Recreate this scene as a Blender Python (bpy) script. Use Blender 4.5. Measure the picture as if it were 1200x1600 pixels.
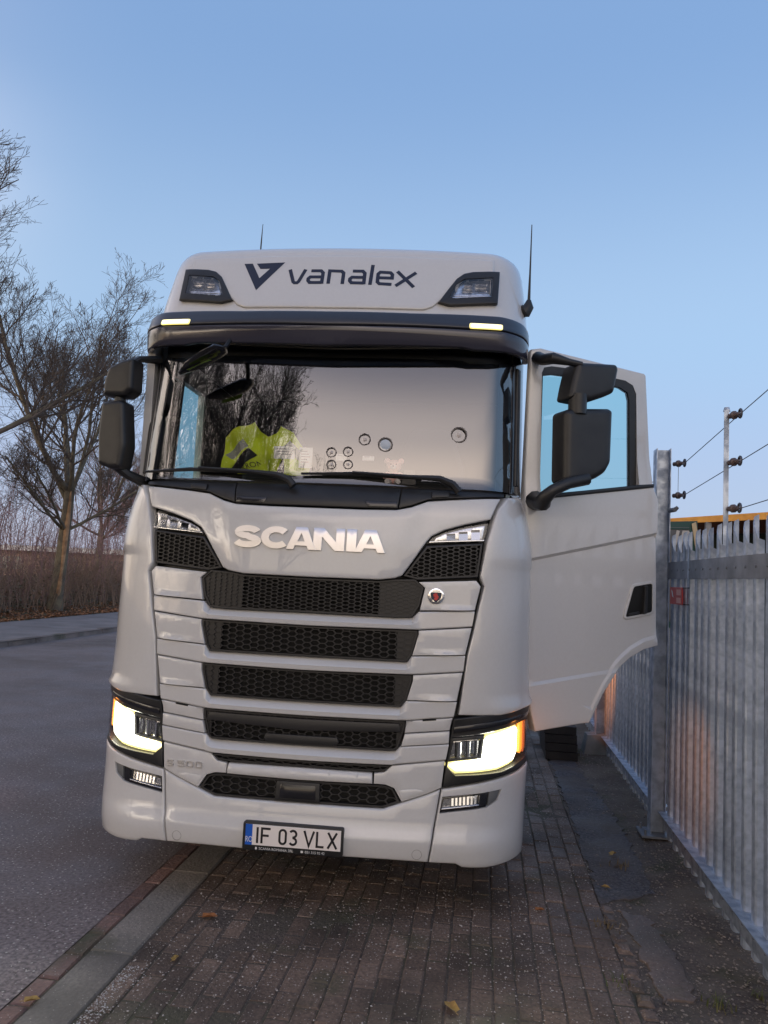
import bpy, bmesh, math, random
from mathutils import Vector, Matrix, noise
from mathutils.geometry import delaunay_2d_cdt

PI = math.pi
random.seed(7)
for o in list(bpy.data.objects):
    bpy.data.objects.remove(o)
sc = bpy.context.scene
COL = sc.collection

# ------------------------------------------------------------------ camera
CAM_H = 1.834
cam_d = bpy.data.cameras.new('camera')
cam = bpy.data.objects.new('camera', cam_d)
COL.objects.link(cam)
cam_d.sensor_fit = 'HORIZONTAL'
cam_d.sensor_width = 36.0
cam_d.lens = 36.0
cam_d.clip_end = 2000
_f = Vector((-0.13045754, 0.98805664, 0.08200553))
_r = Vector((0.99082958, 0.12699382, 0.0461445))
_u = Vector((-0.03517918, -0.0872734, 0.99556305))
cam.matrix_world = Matrix(((_r.x, _u.x, -_f.x, 0), (_r.y, _u.y, -_f.y, 0), (_r.z, _u.z, -_f.z, CAM_H), (0, 0, 0, 1)))
sc.camera = cam

# ------------------------------------------------------------------ sky
SUN_EL = math.radians(6.0)
SUN_AZ = math.radians(220.0)          # behind the camera, a little to the left
world = bpy.data.worlds.new('World')
sc.world = world
world.use_nodes = True
wn, wl = world.node_tree.nodes, world.node_tree.links
wn.clear()
w_out = wn.new('ShaderNodeOutputWorld')
w_sky = wn.new('ShaderNodeTexSky')
w_sky.sky_type = 'NISHITA'
w_sky.sun_disc = False
w_sky.sun_elevation = SUN_EL
w_sky.sun_rotation = SUN_AZ
w_sky.air_density = 1.0
w_sky.dust_density = 1.0
w_sky.ozone_density = 3.0
w_bg = wn.new('ShaderNodeBackground')
w_bg.inputs['Strength'].default_value = 0.05
wl.new(w_sky.outputs[0], w_bg.inputs[0])
# dusk gradient: blue away from the set sun, warm towards it
w_tc = wn.new('ShaderNodeTexCoord')
w_sep = wn.new('ShaderNodeSeparateXYZ')
wl.new(w_tc.outputs['Generated'], w_sep.inputs[0])
def w_ramp(stops):
    r = wn.new('ShaderNodeValToRGB')
    r.color_ramp.interpolation = 'EASE'
    el = r.color_ramp.elements
    el[0].position, el[0].color = stops[0][0], (*stops[0][1], 1)
    el[1].position, el[1].color = stops[1][0], (*stops[1][1], 1)
    for p, c in stops[2:]:
        e = el.new(p); e.color = (*c, 1)
    wl.new(w_sep.outputs['Z'], r.inputs[0])
    return r
front = w_ramp([(0.0, (.44, .46, .62)), (0.10, (.43, .50, .72)), (0.30, (.40, .565, .80)), (0.60, (.24, .395, .68)), (1.0, (.28, .40, .67))])
back = w_ramp([(0.0, (1.0, .78, .56)), (0.18, (1.0, .85, .68)), (0.34, (1.35, 1.13, .96)), (0.40, (1.85, 1.52, 1.30)), (0.45, (1.25, 1.07, 1.0)), (0.53, (.50, .465, .53)), (0.72, (.25, .265, .36)), (1.0, (.155, .222, .372))])
w_dot = wn.new('ShaderNodeVectorMath'); w_dot.operation = 'DOT_PRODUCT'
wl.new(w_tc.outputs['Generated'], w_dot.inputs[0])
w_dot.inputs[1].default_value = (math.sin(SUN_AZ), math.cos(SUN_AZ), 0)
w_map = wn.new('ShaderNodeMapRange'); w_map.interpolation_type = 'SMOOTHSTEP'
w_map.inputs['From Min'].default_value = -0.35
w_map.inputs['From Max'].default_value = 0.65
wl.new(w_dot.outputs['Value'], w_map.inputs['Value'])
w_mix = wn.new('ShaderNodeMixRGB')
wl.new(w_map.outputs[0], w_mix.inputs[0])
wl.new(front.outputs[0], w_mix.inputs[1])
wl.new(back.outputs[0], w_mix.inputs[2])
w_gain = wn.new('ShaderNodeVectorMath'); w_gain.operation = 'SCALE'; w_gain.inputs['Scale'].default_value = 1.8
wl.new(back.outputs[0], w_gain.inputs[0])
wl.new(w_gain.outputs[0], w_mix.inputs[2])
w_bg2 = wn.new('ShaderNodeBackground')
w_bg2.inputs['Strength'].default_value = 0.92
wl.new(w_mix.outputs[0], w_bg2.inputs[0])
w_add = wn.new('ShaderNodeAddShader')
wl.new(w_bg.outputs[0], w_add.inputs[0])
wl.new(w_bg2.outputs[0], w_add.inputs[1])
wl.new(w_add.outputs[0], w_out.inputs[0])

sun_d = bpy.data.lights.new('sun', 'SUN')
sun = bpy.data.objects.new('sun', sun_d)
COL.objects.link(sun)
sun_d.energy = 0.4
sun_d.angle = math.radians(20)
sun_d.color = (1.0, .86, .72)
_sd = Vector((math.sin(SUN_AZ) * math.cos(SUN_EL), math.cos(SUN_AZ) * math.cos(SUN_EL), math.sin(SUN_EL)))
sun.rotation_euler = _sd.to_track_quat('Z', 'Y').to_euler()

sc.view_settings.view_transform = 'Standard'
sc.view_settings.look = 'None'
sc.view_settings.gamma = 1.0
sc.view_settings.exposure = 0.0
sc.view_settings.use_curve_mapping = False
sc.cycles.max_bounces = 8
sc.cycles.transparent_max_bounces = 12
sc.cycles.use_denoising = True

# ------------------------------------------------------------------ materials
MATS = {}
def mat(name, c, rough=.5, metal=0., coat=0., c2=None, scale=20., detail=6., bump=0., bscale=None, rvar=0., emit=None, es=0., rnd=0., spec=.5, lo=.35, hi=.65, coatr=.05):
    m = bpy.data.materials.new(name); m.use_nodes = True
    nt = m.node_tree; N, L = nt.nodes, nt.links
    b = N['Principled BSDF']
    b.inputs['Base Color'].default_value = (*c, 1)
    b.inputs['Roughness'].default_value = rough
    b.inputs['Metallic'].default_value = metal
    b.inputs['Coat Weight'].default_value = coat
    b.inputs['Coat Roughness'].default_value = coatr
    b.inputs['Specular IOR Level'].default_value = spec
    if emit:
        b.inputs['Emission Color'].default_value = (*emit, 1)
        b.inputs['Emission Strength'].default_value = es
    tc = N.new('ShaderNodeTexCoord')
    col = None
    if c2 or rvar:
        n = N.new('ShaderNodeTexNoise'); n.inputs['Scale'].default_value = scale; n.inputs['Detail'].default_value = detail
        L.new(tc.outputs['Object'], n.inputs['Vector'])
        mr = N.new('ShaderNodeMapRange'); mr.inputs[1].default_value = lo; mr.inputs[2].default_value = hi
        L.new(n.outputs[0], mr.inputs[0])
        if c2:
            mx = N.new('ShaderNodeMixRGB'); mx.inputs[1].default_value = (*c, 1); mx.inputs[2].default_value = (*c2, 1)
            L.new(mr.outputs[0], mx.inputs[0]); col = mx.outputs[0]
        if rvar:
            m2 = N.new('ShaderNodeMapRange'); m2.inputs[3].default_value = rough - rvar; m2.inputs[4].default_value = rough + rvar
            L.new(mr.outputs[0], m2.inputs[0]); L.new(m2.outputs[0], b.inputs['Roughness'])
    if rnd:
        oi = N.new('ShaderNodeObjectInfo')
        hs = N.new('ShaderNodeHueSaturation')
        m3 = N.new('ShaderNodeMapRange'); m3.inputs[3].default_value = 1 - rnd; m3.inputs[4].default_value = 1 + rnd
        L.new(oi.outputs['Random'], m3.inputs[0]); L.new(m3.outputs[0], hs.inputs['Value'])
        if col: L.new(col, hs.inputs['Color'])
        else: hs.inputs['Color'].default_value = (*c, 1)
        col = hs.outputs[0]
    if col: L.new(col, b.inputs['Base Color'])
    if bump:
        n = N.new('ShaderNodeTexNoise'); n.inputs['Scale'].default_value = bscale or scale * 4; n.inputs['Detail'].default_value = 8
        L.new(tc.outputs['Object'], n.inputs['Vector'])
        bp = N.new('ShaderNodeBump'); bp.inputs['Strength'].default_value = bump; bp.inputs['Distance'].default_value = .02
        L.new(n.outputs[0], bp.inputs['Height']); L.new(bp.outputs[0], b.inputs['Normal'])
    MATS[name] = m
    return m

def glass(name, tint, refl, rough=.0):
    m = bpy.data.materials.new(name); m.use_nodes = True
    nt = m.node_tree; N, L = nt.nodes, nt.links; N.clear()
    out = N.new('ShaderNodeOutputMaterial')
    t = N.new('ShaderNodeBsdfTransparent'); t.inputs[0].default_value = (*tint, 1)
    g = N.new('ShaderNodeBsdfGlossy'); g.inputs['Roughness'].default_value = rough
    lw = N.new('ShaderNodeFresnel'); lw.inputs['IOR'].default_value = 1.5
    ma = N.new('ShaderNodeMath'); ma.operation = 'ADD'; ma.use_clamp = True; ma.inputs[1].default_value = refl
    L.new(lw.outputs[0], ma.inputs[0])
    mx = N.new('ShaderNodeMixShader')
    L.new(ma.outputs[0], mx.inputs[0]); L.new(t.outputs[0], mx.inputs[1]); L.new(g.outputs[0], mx.inputs[2])
    L.new(mx.outputs[0], out.inputs[0])
    MATS[name] = m
    return m

PAINT = mat('white_paint', (.61, .603, .597), .28, coat=1.0, c2=(.595, .586, .579), scale=60, coatr=.015)
BLACK = mat('black_plastic', (.013, .013, .015), .42, c2=(.019, .019, .02), scale=9, bump=.05, bscale=400)
BLACKG = mat('black_gloss', (.012, .012, .016), .18, coat=.4)
VISOR = mat('visor_plastic', (.022, .024, .034), .30, coat=.3, coatr=.12)
GRILLE = mat('grille_plastic', (.022, .021, .022), .42)
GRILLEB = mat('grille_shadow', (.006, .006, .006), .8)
RUBBER = mat('tyre_rubber', (.018, .018, .018), .85, c2=(.03, .028, .026), scale=14, bump=.1)
CHROME = mat('chrome', (.82, .82, .84), .12, 1.0)
LETTER = mat('silver_letter', (.90, .87, .86), .36, .85)
SILVER = mat('silver_plastic', (.72, .70, .68), .30, .85)
NAVY = mat('navy_vinyl', (.012, .016, .04), .45)
INTER = mat('cab_interior', (.03, .028, .028), .8, c2=(.045, .04, .04), scale=6)
SEAT = mat('seat_fabric', (.03, .03, .034), .9, bump=.1, bscale=200)
WSCREEN = glass('windscreen_glass', (.94, .96, .95), .19)
SIDEGL = glass('side_window_glass', (.56, .86, .86), .10)
LENS = glass('lens_glass', (.95, .96, .97), .05)
REFL = mat('lamp_reflector', (.88, .88, .9), .14, .9, c2=(.5, .5, .53), scale=45, detail=2)
LAMPD = mat('lamp_housing', (.02, .02, .022), .3)
LED = mat('led_white', (1, 1, 1), .3, emit=(1.0, .97, .80), es=5.0)
LEDH = mat('led_halo', (1, .9, .5), .4, emit=(1.0, .84, .26), es=.9)
LEDY = mat('led_marker', (1, 1, .8), .3, emit=(1.0, .80, .16), es=1.0)
LEDW = mat('led_marker_core', (1, 1, .8), .3, emit=(1.0, .93, .55), es=2.2)
AMBER = mat('amber_lens', (.8, .25, .03), .25, emit=(1.0, .36, .04), es=1.3)
AMBERO = mat('amber_lens_dark', (.5, .12, .02), .25, emit=(1.0, .22, .03), es=.25)
PLATEW = mat('plate_white', (.86, .80, .77), .4)
PLATEB = mat('plate_blue', (.01, .11, .55), .4)
INK = mat('plate_ink', (.01, .008, .012), .5)
WHITEP = mat('white_print', (.75, .75, .75), .5)
RED = mat('badge_red', (.55, .03, .03), .35)
VEST = mat('hi_vis_fabric', (.72, .88, .03), .7)
VESTS = mat('vest_stripe', (.35, .36, .36), .4, .3)
PINK = mat('pink_plush', (.95, .58, .54), .9, bump=.3, bscale=300)
PINKL = mat('pale_plush', (.95, .85, .82), .9)
PAPER = mat('paper_card', (.8, .8, .78), .8)
CUP = mat('suction_cup', (.13, .115, .11), .5)
GALV = mat('galvanised_steel', (.47, .53, .63), .42, .45, c2=(.28, .325, .40), scale=14, detail=5, rvar=.12, rnd=.14, bump=.05, lo=.38, hi=.62)
GALVD = mat('galvanised_rail', (.24, .25, .28), .5, .4, c2=(.16, .17, .19), scale=6, rvar=.08)
WIRE = mat('wire_steel', (.12, .12, .14), .5, .6)
INSUL = mat('insulator_brown', (.12, .08, .07), .4)
SIGNR = mat('sign_red', (.55, .03, .02), .5)
SIGNP = mat('sign_pink', (.75, .30, .24), .5)
CONC = mat('concrete', (.27, .265, .25), .85, c2=(.18, .175, .165), scale=6, bump=.25, bscale=120)

# ------------------------------------------------------------------ helpers
def link(o, parent=None):
    COL.objects.link(o)
    if parent: o.parent = parent
    return o
def empty(name, loc=(0, 0, 0), rz=0., **k):
    o = bpy.data.objects.new(name, None); COL.objects.link(o)
    o.location = loc; o.rotation_euler = (0, 0, rz); o.empty_display_size = .1
    for a, b in k.items(): o[a] = b
    return o
def tag(o, label=None, category=None, group=None, kind=None):
    if label: o['label'] = label
    if category: o['category'] = category
    if group: o['group'] = group
    if kind: o['kind'] = kind
    return o
def mk(name, verts, faces, m, parent=None, smooth=40, loc=None):
    me = bpy.data.meshes.new(name)
    me.from_pydata([tuple(v) for v in verts], [], faces)
    me.update()
    if smooth:
        me.polygons.foreach_set('use_smooth', [True] * len(me.polygons))
        me.set_sharp_from_angle(angle=math.radians(smooth))
    if m: me.materials.append(m)
    o = bpy.data.objects.new(name, me)
    if loc: o.location = loc
    return link(o, parent)
class MB:
    def __init__(s): s.v = []; s.f = []
    def add(s, v, f):
        n = len(s.v); s.v += [tuple(p) for p in v]; s.f += [tuple(i + n for i in q) for q in f]
    def hexa(s, p):     # 8 corners: bottom 4 ccw, top 4
        s.add(p, [(3, 2, 1, 0), (4, 5, 6, 7), (0, 1, 5, 4), (1, 2, 6, 5), (2, 3, 7, 6), (3, 0, 4, 7)])
    def box(s, x0, x1, y0, y1, z0, z1):
        s.hexa([(x0, y0, z0), (x1, y0, z0), (x1, y1, z0), (x0, y1, z0), (x0, y0, z1), (x1, y0, z1), (x1, y1, z1), (x0, y1, z1)])
    def tube(s, pts, rad, n=6, cap=True):
        pts = [Vector(p) for p in pts]
        if not isinstance(rad, (list, tuple)): rad = [rad] * len(pts)
        base = len(s.v); up = None
        for i, p in enumerate(pts):
            t = (pts[min(i + 1, len(pts) - 1)] - pts[max(i - 1, 0)])
            if t.length < 1e-9: t = Vector((0, 0, 1))
            t.normalize()
            if up is None: up = t.orthogonal().normalized()
            up = (up - t * up.dot(t))
            up = up.normalized() if up.length > 1e-6 else t.orthogonal().normalized()
            sd = t.cross(up)
            for k in range(n):
                a = 2 * PI * k / n
                s.v.append(tuple(p + (up * math.cos(a) + sd * math.sin(a)) * rad[i]))
        for i in range(len(pts) - 1):
            for k in range(n):
                a, b = base + i * n + k, base + i * n + (k + 1) % n
                s.f.append((a, b, b + n, a + n))
        if cap:
            s.f.append(tuple(base + k for k in reversed(range(n))))
            e = base + (len(pts) - 1) * n
            s.f.append(tuple(e + k for k in range(n)))
    def lathe(s, prof, n=16, axis='Z', org=(0, 0, 0)):
        base = len(s.v); ox, oy, oz = org
        for (r, h) in prof:
            for k in range(n):
                a = 2 * PI * k / n; c, d = r * math.cos(a), r * math.sin(a)
                s.v.append({'Z': (ox + c, oy + d, oz + h), 'Y': (ox + c, oy + h, oz - d), 'X': (ox + h, oy + c, oz + d)}[axis])
        for i in range(len(prof) - 1):
            for k in range(n):
                a, b = base + i * n + k, base + i * n + (k + 1) % n
                s.f.append((a, b, b + n, a + n))
        s.f.append(tuple(base + k for k in reversed(range(n))))
        e = base + (len(prof) - 1) * n
        s.f.append(tuple(e + k for k in range(n)))
    def build(s, name, m, parent=None, smooth=40, loc=None):
        return mk(name, s.v, s.f, m, parent, smooth, loc)

def lerp(x, X, Y):
    if x <= X[0]: return Y[0]
    for i in range(len(X) - 1):
        if x <= X[i + 1]: return Y[i] + (Y[i + 1] - Y[i]) * (x - X[i]) / (X[i + 1] - X[i])
    return Y[-1]
def area(p): return sum(p[i - 1][0] * p[i][1] - p[i][0] * p[i - 1][1] for i in range(len(p))) / 2
def inside(pt, poly):
    x, y = pt; c = False; j = len(poly) - 1
    for i in range(len(poly)):
        xi, yi = poly[i]; xj, yj = poly[j]
        if (yi > y) != (yj > y) and x < (xj - xi) * (y - yi) / (yj - yi) + xi: c = not c
        j = i
    return c
def edge_dist(pt, poly):
    px, py = pt; best = 9e9
    for i in range(len(poly)):
        ax, ay = poly[i - 1]; bx, by = poly[i]
        dx, dy = bx - ax, by - ay; l = dx * dx + dy * dy
        t = 0 if l == 0 else max(0, min(1, ((px - ax) * dx + (py - ay) * dy) / l))
        best = min(best, math.hypot(px - ax - t * dx, py - ay - t * dy))
    return best
def offset(poly, d):
    n = len(poly); out = []
    for i in range(n):
        p, q, r = poly[i - 1], poly[i], poly[(i + 1) % n]
        a = Vector((q[0] - p[0], q[1] - p[1])); b = Vector((r[0] - q[0], r[1] - q[1]))
        if a.length < 1e-9 or b.length < 1e-9: out.append(q); continue
        a.normalize(); b.normalize()
        na, nb = Vector((-a.y, a.x)), Vector((-b.y, b.x))
        m = na + nb
        if m.length < 1e-6: m = na.copy()
        m.normalize()
        k = d / max(.35, m.dot(na))
        out.append((q[0] + m.x * k, q[1] + m.y * k))
    return out
def densify(poly, step):
    out = []
    for i in range(len(poly)):
        a, b = poly[i], poly[(i + 1) % len(poly)]
        l = math.hypot(b[0] - a[0], b[1] - a[1]); k = max(1, int(math.ceil(l / step)))
        out += [(a[0] + (b[0] - a[0]) * j / k, a[1] + (b[1] - a[1]) * j / k) for j in range(k)]
    return out
def rounded(poly, r, seg=4):
    out = []; n = len(poly)
    for i in range(n):
        p, q, s = Vector(poly[i - 1]), Vector(poly[i]), Vector(poly[(i + 1) % n])
        a, b = (p - q), (s - q); la, lb = a.length, b.length
        a.normalize(); b.normalize(); k = min(r, la * .45, lb * .45)
        p0, p2 = q + a * k, q + b * k
        for j in range(seg + 1):
            t = j / seg
            v = p0 * (1 - t) ** 2 + q * 2 * t * (1 - t) + p2 * t * t
            out.append((v.x, v.y))
    return out
def flip(poly): return [(-u, z) for u, z in reversed(poly)]
def sym(half):          # half outline from the centre line outwards and back to it -> full outline
    pts = half + [(-u, z) for u, z in reversed(half) if abs(u) > 1e-6]
    return pts

# ------------------------------------------------------------------ lorry cab surface (local frame: x right, y back, z up)
PZ = [.25, .30, .40, .55, .65, 1.0, 1.5, 2.0, 2.2, 2.31, 2.36, 3.2]
PY = [.03, .010, 0, .02, .03, .04, .05, .07, .095, .12, .155, .275]
WZ = [.25, .30, .42, .72, .9, 1.15, 1.35, 1.90, 2.0, 2.08, 2.16, 2.25, 2.34]
WW = [1.262, 1.266, 1.268, 1.280, 1.283, 1.282, 1.272, 1.272, 1.269, 1.262, 1.250, 1.229, 1.20]
def F(u, z, d=0.):
    s = 1 if u >= 0 else -1; a = abs(u)
    k = lerp(z, WZ, WW) - .95
    if a <= .95:
        x, y = a, .07 * (a / .95) ** 2
        tx, ty = 1., 2 * .07 * a / .9025
    else:
        ph = min((a - .95) / k, PI / 2)
        x = .95 + k * math.sin(ph)
        y = .07 + .155 * (x - .95) + .33 * (1 - math.cos(ph)) + max(0, a - .95 - k * PI / 2)
        tx, ty = k * math.cos(ph), .155 * k * math.cos(ph) + .33 * math.sin(ph)
    l = math.hypot(tx, ty); nx, ny = ty / l, -tx / l
    return Vector((s * (x + nx * d), lerp(z, PZ, PY) + y + ny * d, z))
def plane_map(org, ux, nrm, uz=(0, 0, 1)):
    org, ux, nrm, uz = Vector(org), Vector(ux).normalized(), Vector(nrm).normalized(), Vector(uz)
    return lambda u, z, d=0.: org + ux * u + uz * z + nrm * d

def panel(name, poly, m, parent=None, d=0., th=.03, gap=.002, bev=.004, nb=2, step=.07, zstep=None, zrows=(), dfun=None, holes=(), mp=F, back=False, smooth=42, lines=()):
    if area(poly) < 0: poly = list(reversed(poly))
    dens = densify(poly, step * .8)
    df = dfun or (lambda u, z: 0.)
    rings = []
    for k in range(nb + 1):
        t = k / nb * PI / 2 if nb else 0
        rings.append((gap + bev * (1 - math.sin(t)), bev * (1 - math.cos(t))))   # k=0 front ring
    front = offset(dens, rings[0][0])
    hr = []
    for h in holes:
        if area(h) < 0: h = list(reversed(h))
        hr.append(densify(h, step * .8))
    pts = list(front); edges = [(i, (i + 1) % len(front)) for i in range(len(front))]
    hidx = []
    for h in hr:
        n0 = len(pts); pts += h; edges += [(n0 + i, n0 + (i + 1) % len(h)) for i in range(len(h))]; hidx.append((n0, len(h)))
    us = [p[0] for p in front]; zs = [p[1] for p in front]
    zst = zstep or step
    lpts = []
    for ln in lines:
        prevk = None
        for a, b in zip(ln, ln[1:]):
            k = max(1, int(math.hypot(b[0] - a[0], b[1] - a[1]) / (step * .8)))
            for j in range(k):
                p = (a[0] + (b[0] - a[0]) * j / k, a[1] + (b[1] - a[1]) * j / k)
                if inside(p, front) and edge_dist(p, front) > .003 and not any(inside(p, h) or edge_dist(p, h) < .003 for h in hr):
                    pts.append(p); lpts.append(p)
                    if prevk is not None: edges.append((prevk, len(pts) - 1))
                    prevk = len(pts) - 1
                else: prevk = None
    rows = [min(zs) + (i + .5) * zst for i in range(int((max(zs) - min(zs)) / zst) + 1)]
    rows = [z for z in rows if all(abs(z - q) > zst * .5 for q in zrows)] + list(zrows)
    margin = min(step, zst) * .4
    for z in rows:
        u = min(us) + step * .5
        while u < max(us):
            p = (u, z)
            if inside(p, front) and edge_dist(p, front) > margin and not any(inside(p, h) or edge_dist(p, h) < margin for h in hr) and not any(abs(p[0] - q[0]) < step * .6 and abs(p[1] - q[1]) < .012 for q in lpts):
                pts.append(p)
            u += step
    vo, eo, fo, ov, oe, of = delaunay_2d_cdt([Vector(p) for p in pts], edges, [], 1, 1e-7)
    idx = {}
    for i, l in enumerate(ov):
        for q in l: idx[q] = i
    V = [mp(v.x, v.y, d + df(v.x, v.y)) for v in vo]
    Fc = []
    for f in fo:
        cx = sum(vo[i].x for i in f) / 3; cy = sum(vo[i].y for i in f) / 3
        if any(inside((cx, cy), h) for h in hr): continue
        a, b, c = vo[f[0]], vo[f[1]], vo[f[2]]
        if (b.x - a.x) * (c.y - a.y) - (b.y - a.y) * (c.x - a.x) < 0: f = list(reversed(f))
        Fc.append(tuple(f))
    n = len(front)
    prev = [idx.get(i, 0) for i in range(n)]
    for (ins, dep) in rings[1:] + [(gap, th)]:
        o = offset(dens, ins); b0 = len(V)
        for (u, z) in o:
            V.append(mp(u, z, d + df(u, z) - dep if dep < th else d - th))
        cur = list(range(b0, b0 + n))
        for i in range(n):
            j = (i + 1) % n
            Fc.append((prev[j], prev[i], cur[i], cur[j]))
        prev = cur
    if back: Fc.append(tuple(reversed(prev)))
    for (n0, ln), h in zip(hidx, hr):
        b0 = len(V)
        for (u, z) in h: V.append(mp(u, z, d - th))
        for i in range(ln):
            j = (i + 1) % ln
            Fc.append((idx[n0 + i], idx[n0 + j], b0 + j, b0 + i))
    return mk(name, V, Fc, m, parent, smooth)

def hexmesh(name, poly, m, parent, cw=.052, ch=.026, d=-.012, bar=.0045, dep=.014, mp=F, frame=.0):
    """elongated honeycomb clipped to the outline, one joined mesh"""
    us = [p[0] for p in poly]; zs = [p[1] for p in poly]
    E = {}
    sx = cw * .78; tip = cw * .28
    ci = 0; u = -int(max(abs(a) for a in us) / sx + 2) * sx
    k = 0
    while u < max(us) + sx:
        z = min(zs) - ch + (ch / 2 if k % 2 else 0)
        while z < max(zs) + ch:
            c = [(u - cw / 2, z), (u - cw / 2 + tip, z - ch / 2), (u + cw / 2 - tip, z - ch / 2), (u + cw / 2, z), (u + cw / 2 - tip, z + ch / 2), (u - cw / 2 + tip, z + ch / 2)]
            for i in range(6):
                a, b = c[i], c[(i + 1) % 6]
                ka, kb = (round(a[0], 3), round(a[1], 3)), (round(b[0], 3), round(b[1], 3))
                E[tuple(sorted((ka, kb)))] = (a, b)
            z += ch
        u += sx; k += 1
    mb = MB()
    for (a, b) in E.values():
        if not (inside(a, poly) and inside(b, poly)): continue
        t = Vector((b[0] - a[0], b[1] - a[1])); 
        if t.length < 1e-6: continue
        t.normalize(); nx, nz = -t.y * bar / 2, t.x * bar / 2
        P = []
        for dd in (d - dep, d):
            for (p, s) in ((a, -1), (b, -1), (b, 1), (a, 1)):
                P.append(mp(p[0] + nx * s, p[1] + nz * s, dd))
        mb.hexa(P)
    return mb.build(name, m, parent, smooth=0)

def ribbon(mb, line, w, mp, d=0., th=.004, closed=False, sx=1., ox=0., oz=0., sc_=1.):
    """flat stroke of width w along a 2-D polyline"""
    n = len(line); L, R = [], []
    for i in range(n):
        p = line[i]
        a = line[i - 1] if (i > 0 or closed) else None
        b = line[(i + 1) % n] if (i < n - 1 or closed) else None
        ta = Vector((p[0] - a[0], p[1] - a[1])).normalized() if a else None
        tb = Vector((b[0] - p[0], b[1] - p[1])).normalized() if b else None
        ta = ta or tb; tb = tb or ta
        na, nb = Vector((-ta.y, ta.x)), Vector((-tb.y, tb.x))
        m_ = (na + nb)
        m_ = m_.normalized() if m_.length > 1e-4 else na
        k = w / 2 / max(.4, m_.dot(na))
        L.append((p[0] + m_.x * k, p[1] + m_.y * k)); R.append((p[0] - m_.x * k, p[1] - m_.y * k))
    T = lambda q, dd: mp(ox + q[0] * sx * sc_, oz + q[1] * sc_, dd)
    b0 = len(mb.v)
    for i in range(n):
        for q, dd in ((L[i], d), (R[i], d), (L[i], d - th), (R[i], d - th)): mb.v.append(tuple(T(q, dd)))
    for i in range(n if closed else n - 1):
        a, b = b0 + i * 4, b0 + ((i + 1) % n) * 4
        mb.f += [(a + 1, b + 1, b, a), (a, b, b + 2, a + 2), (b + 1, a + 1, a + 3, b + 3)]
    if not closed:
        a, b = b0, b0 + (n - 1) * 4
        mb.f += [(a, a + 2, a + 3, a + 1), (b + 1, b + 3, b + 2, b)]
def arc(cx, cy, rx, ry, a0, a1, n=8):
    return [(cx + rx * math.cos(math.radians(a0 + (a1 - a0) * i / n)), cy + ry * math.sin(math.radians(a0 + (a1 - a0) * i / n))) for i in range(n + 1)]
def text_mesh(name, s, size, m, parent, mp, ox, oz, d=.002, sx=1., th=.0005):
    cu = bpy.data.curves.new('txt', 'FONT'); cu.body = s; cu.size = size; cu.align_x = 'LEFT'
    t = bpy.data.objects.new('txt', cu); COL.objects.link(t)
    dg = bpy.context.evaluated_depsgraph_get(); dg.update()
    me = bpy.data.meshes.new_from_object(t.evaluated_get(dg))
    bpy.data.objects.remove(t); bpy.data.curves.remove(cu)
    V = [mp(ox + v.co.x * sx, oz + v.co.y, d) for v in me.vertices]
    Fc = [tuple(p.vertices) for p in me.polygons]
    bpy.data.meshes.remove(me)
    return mk(name, V, Fc, m, parent, smooth=0)

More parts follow.
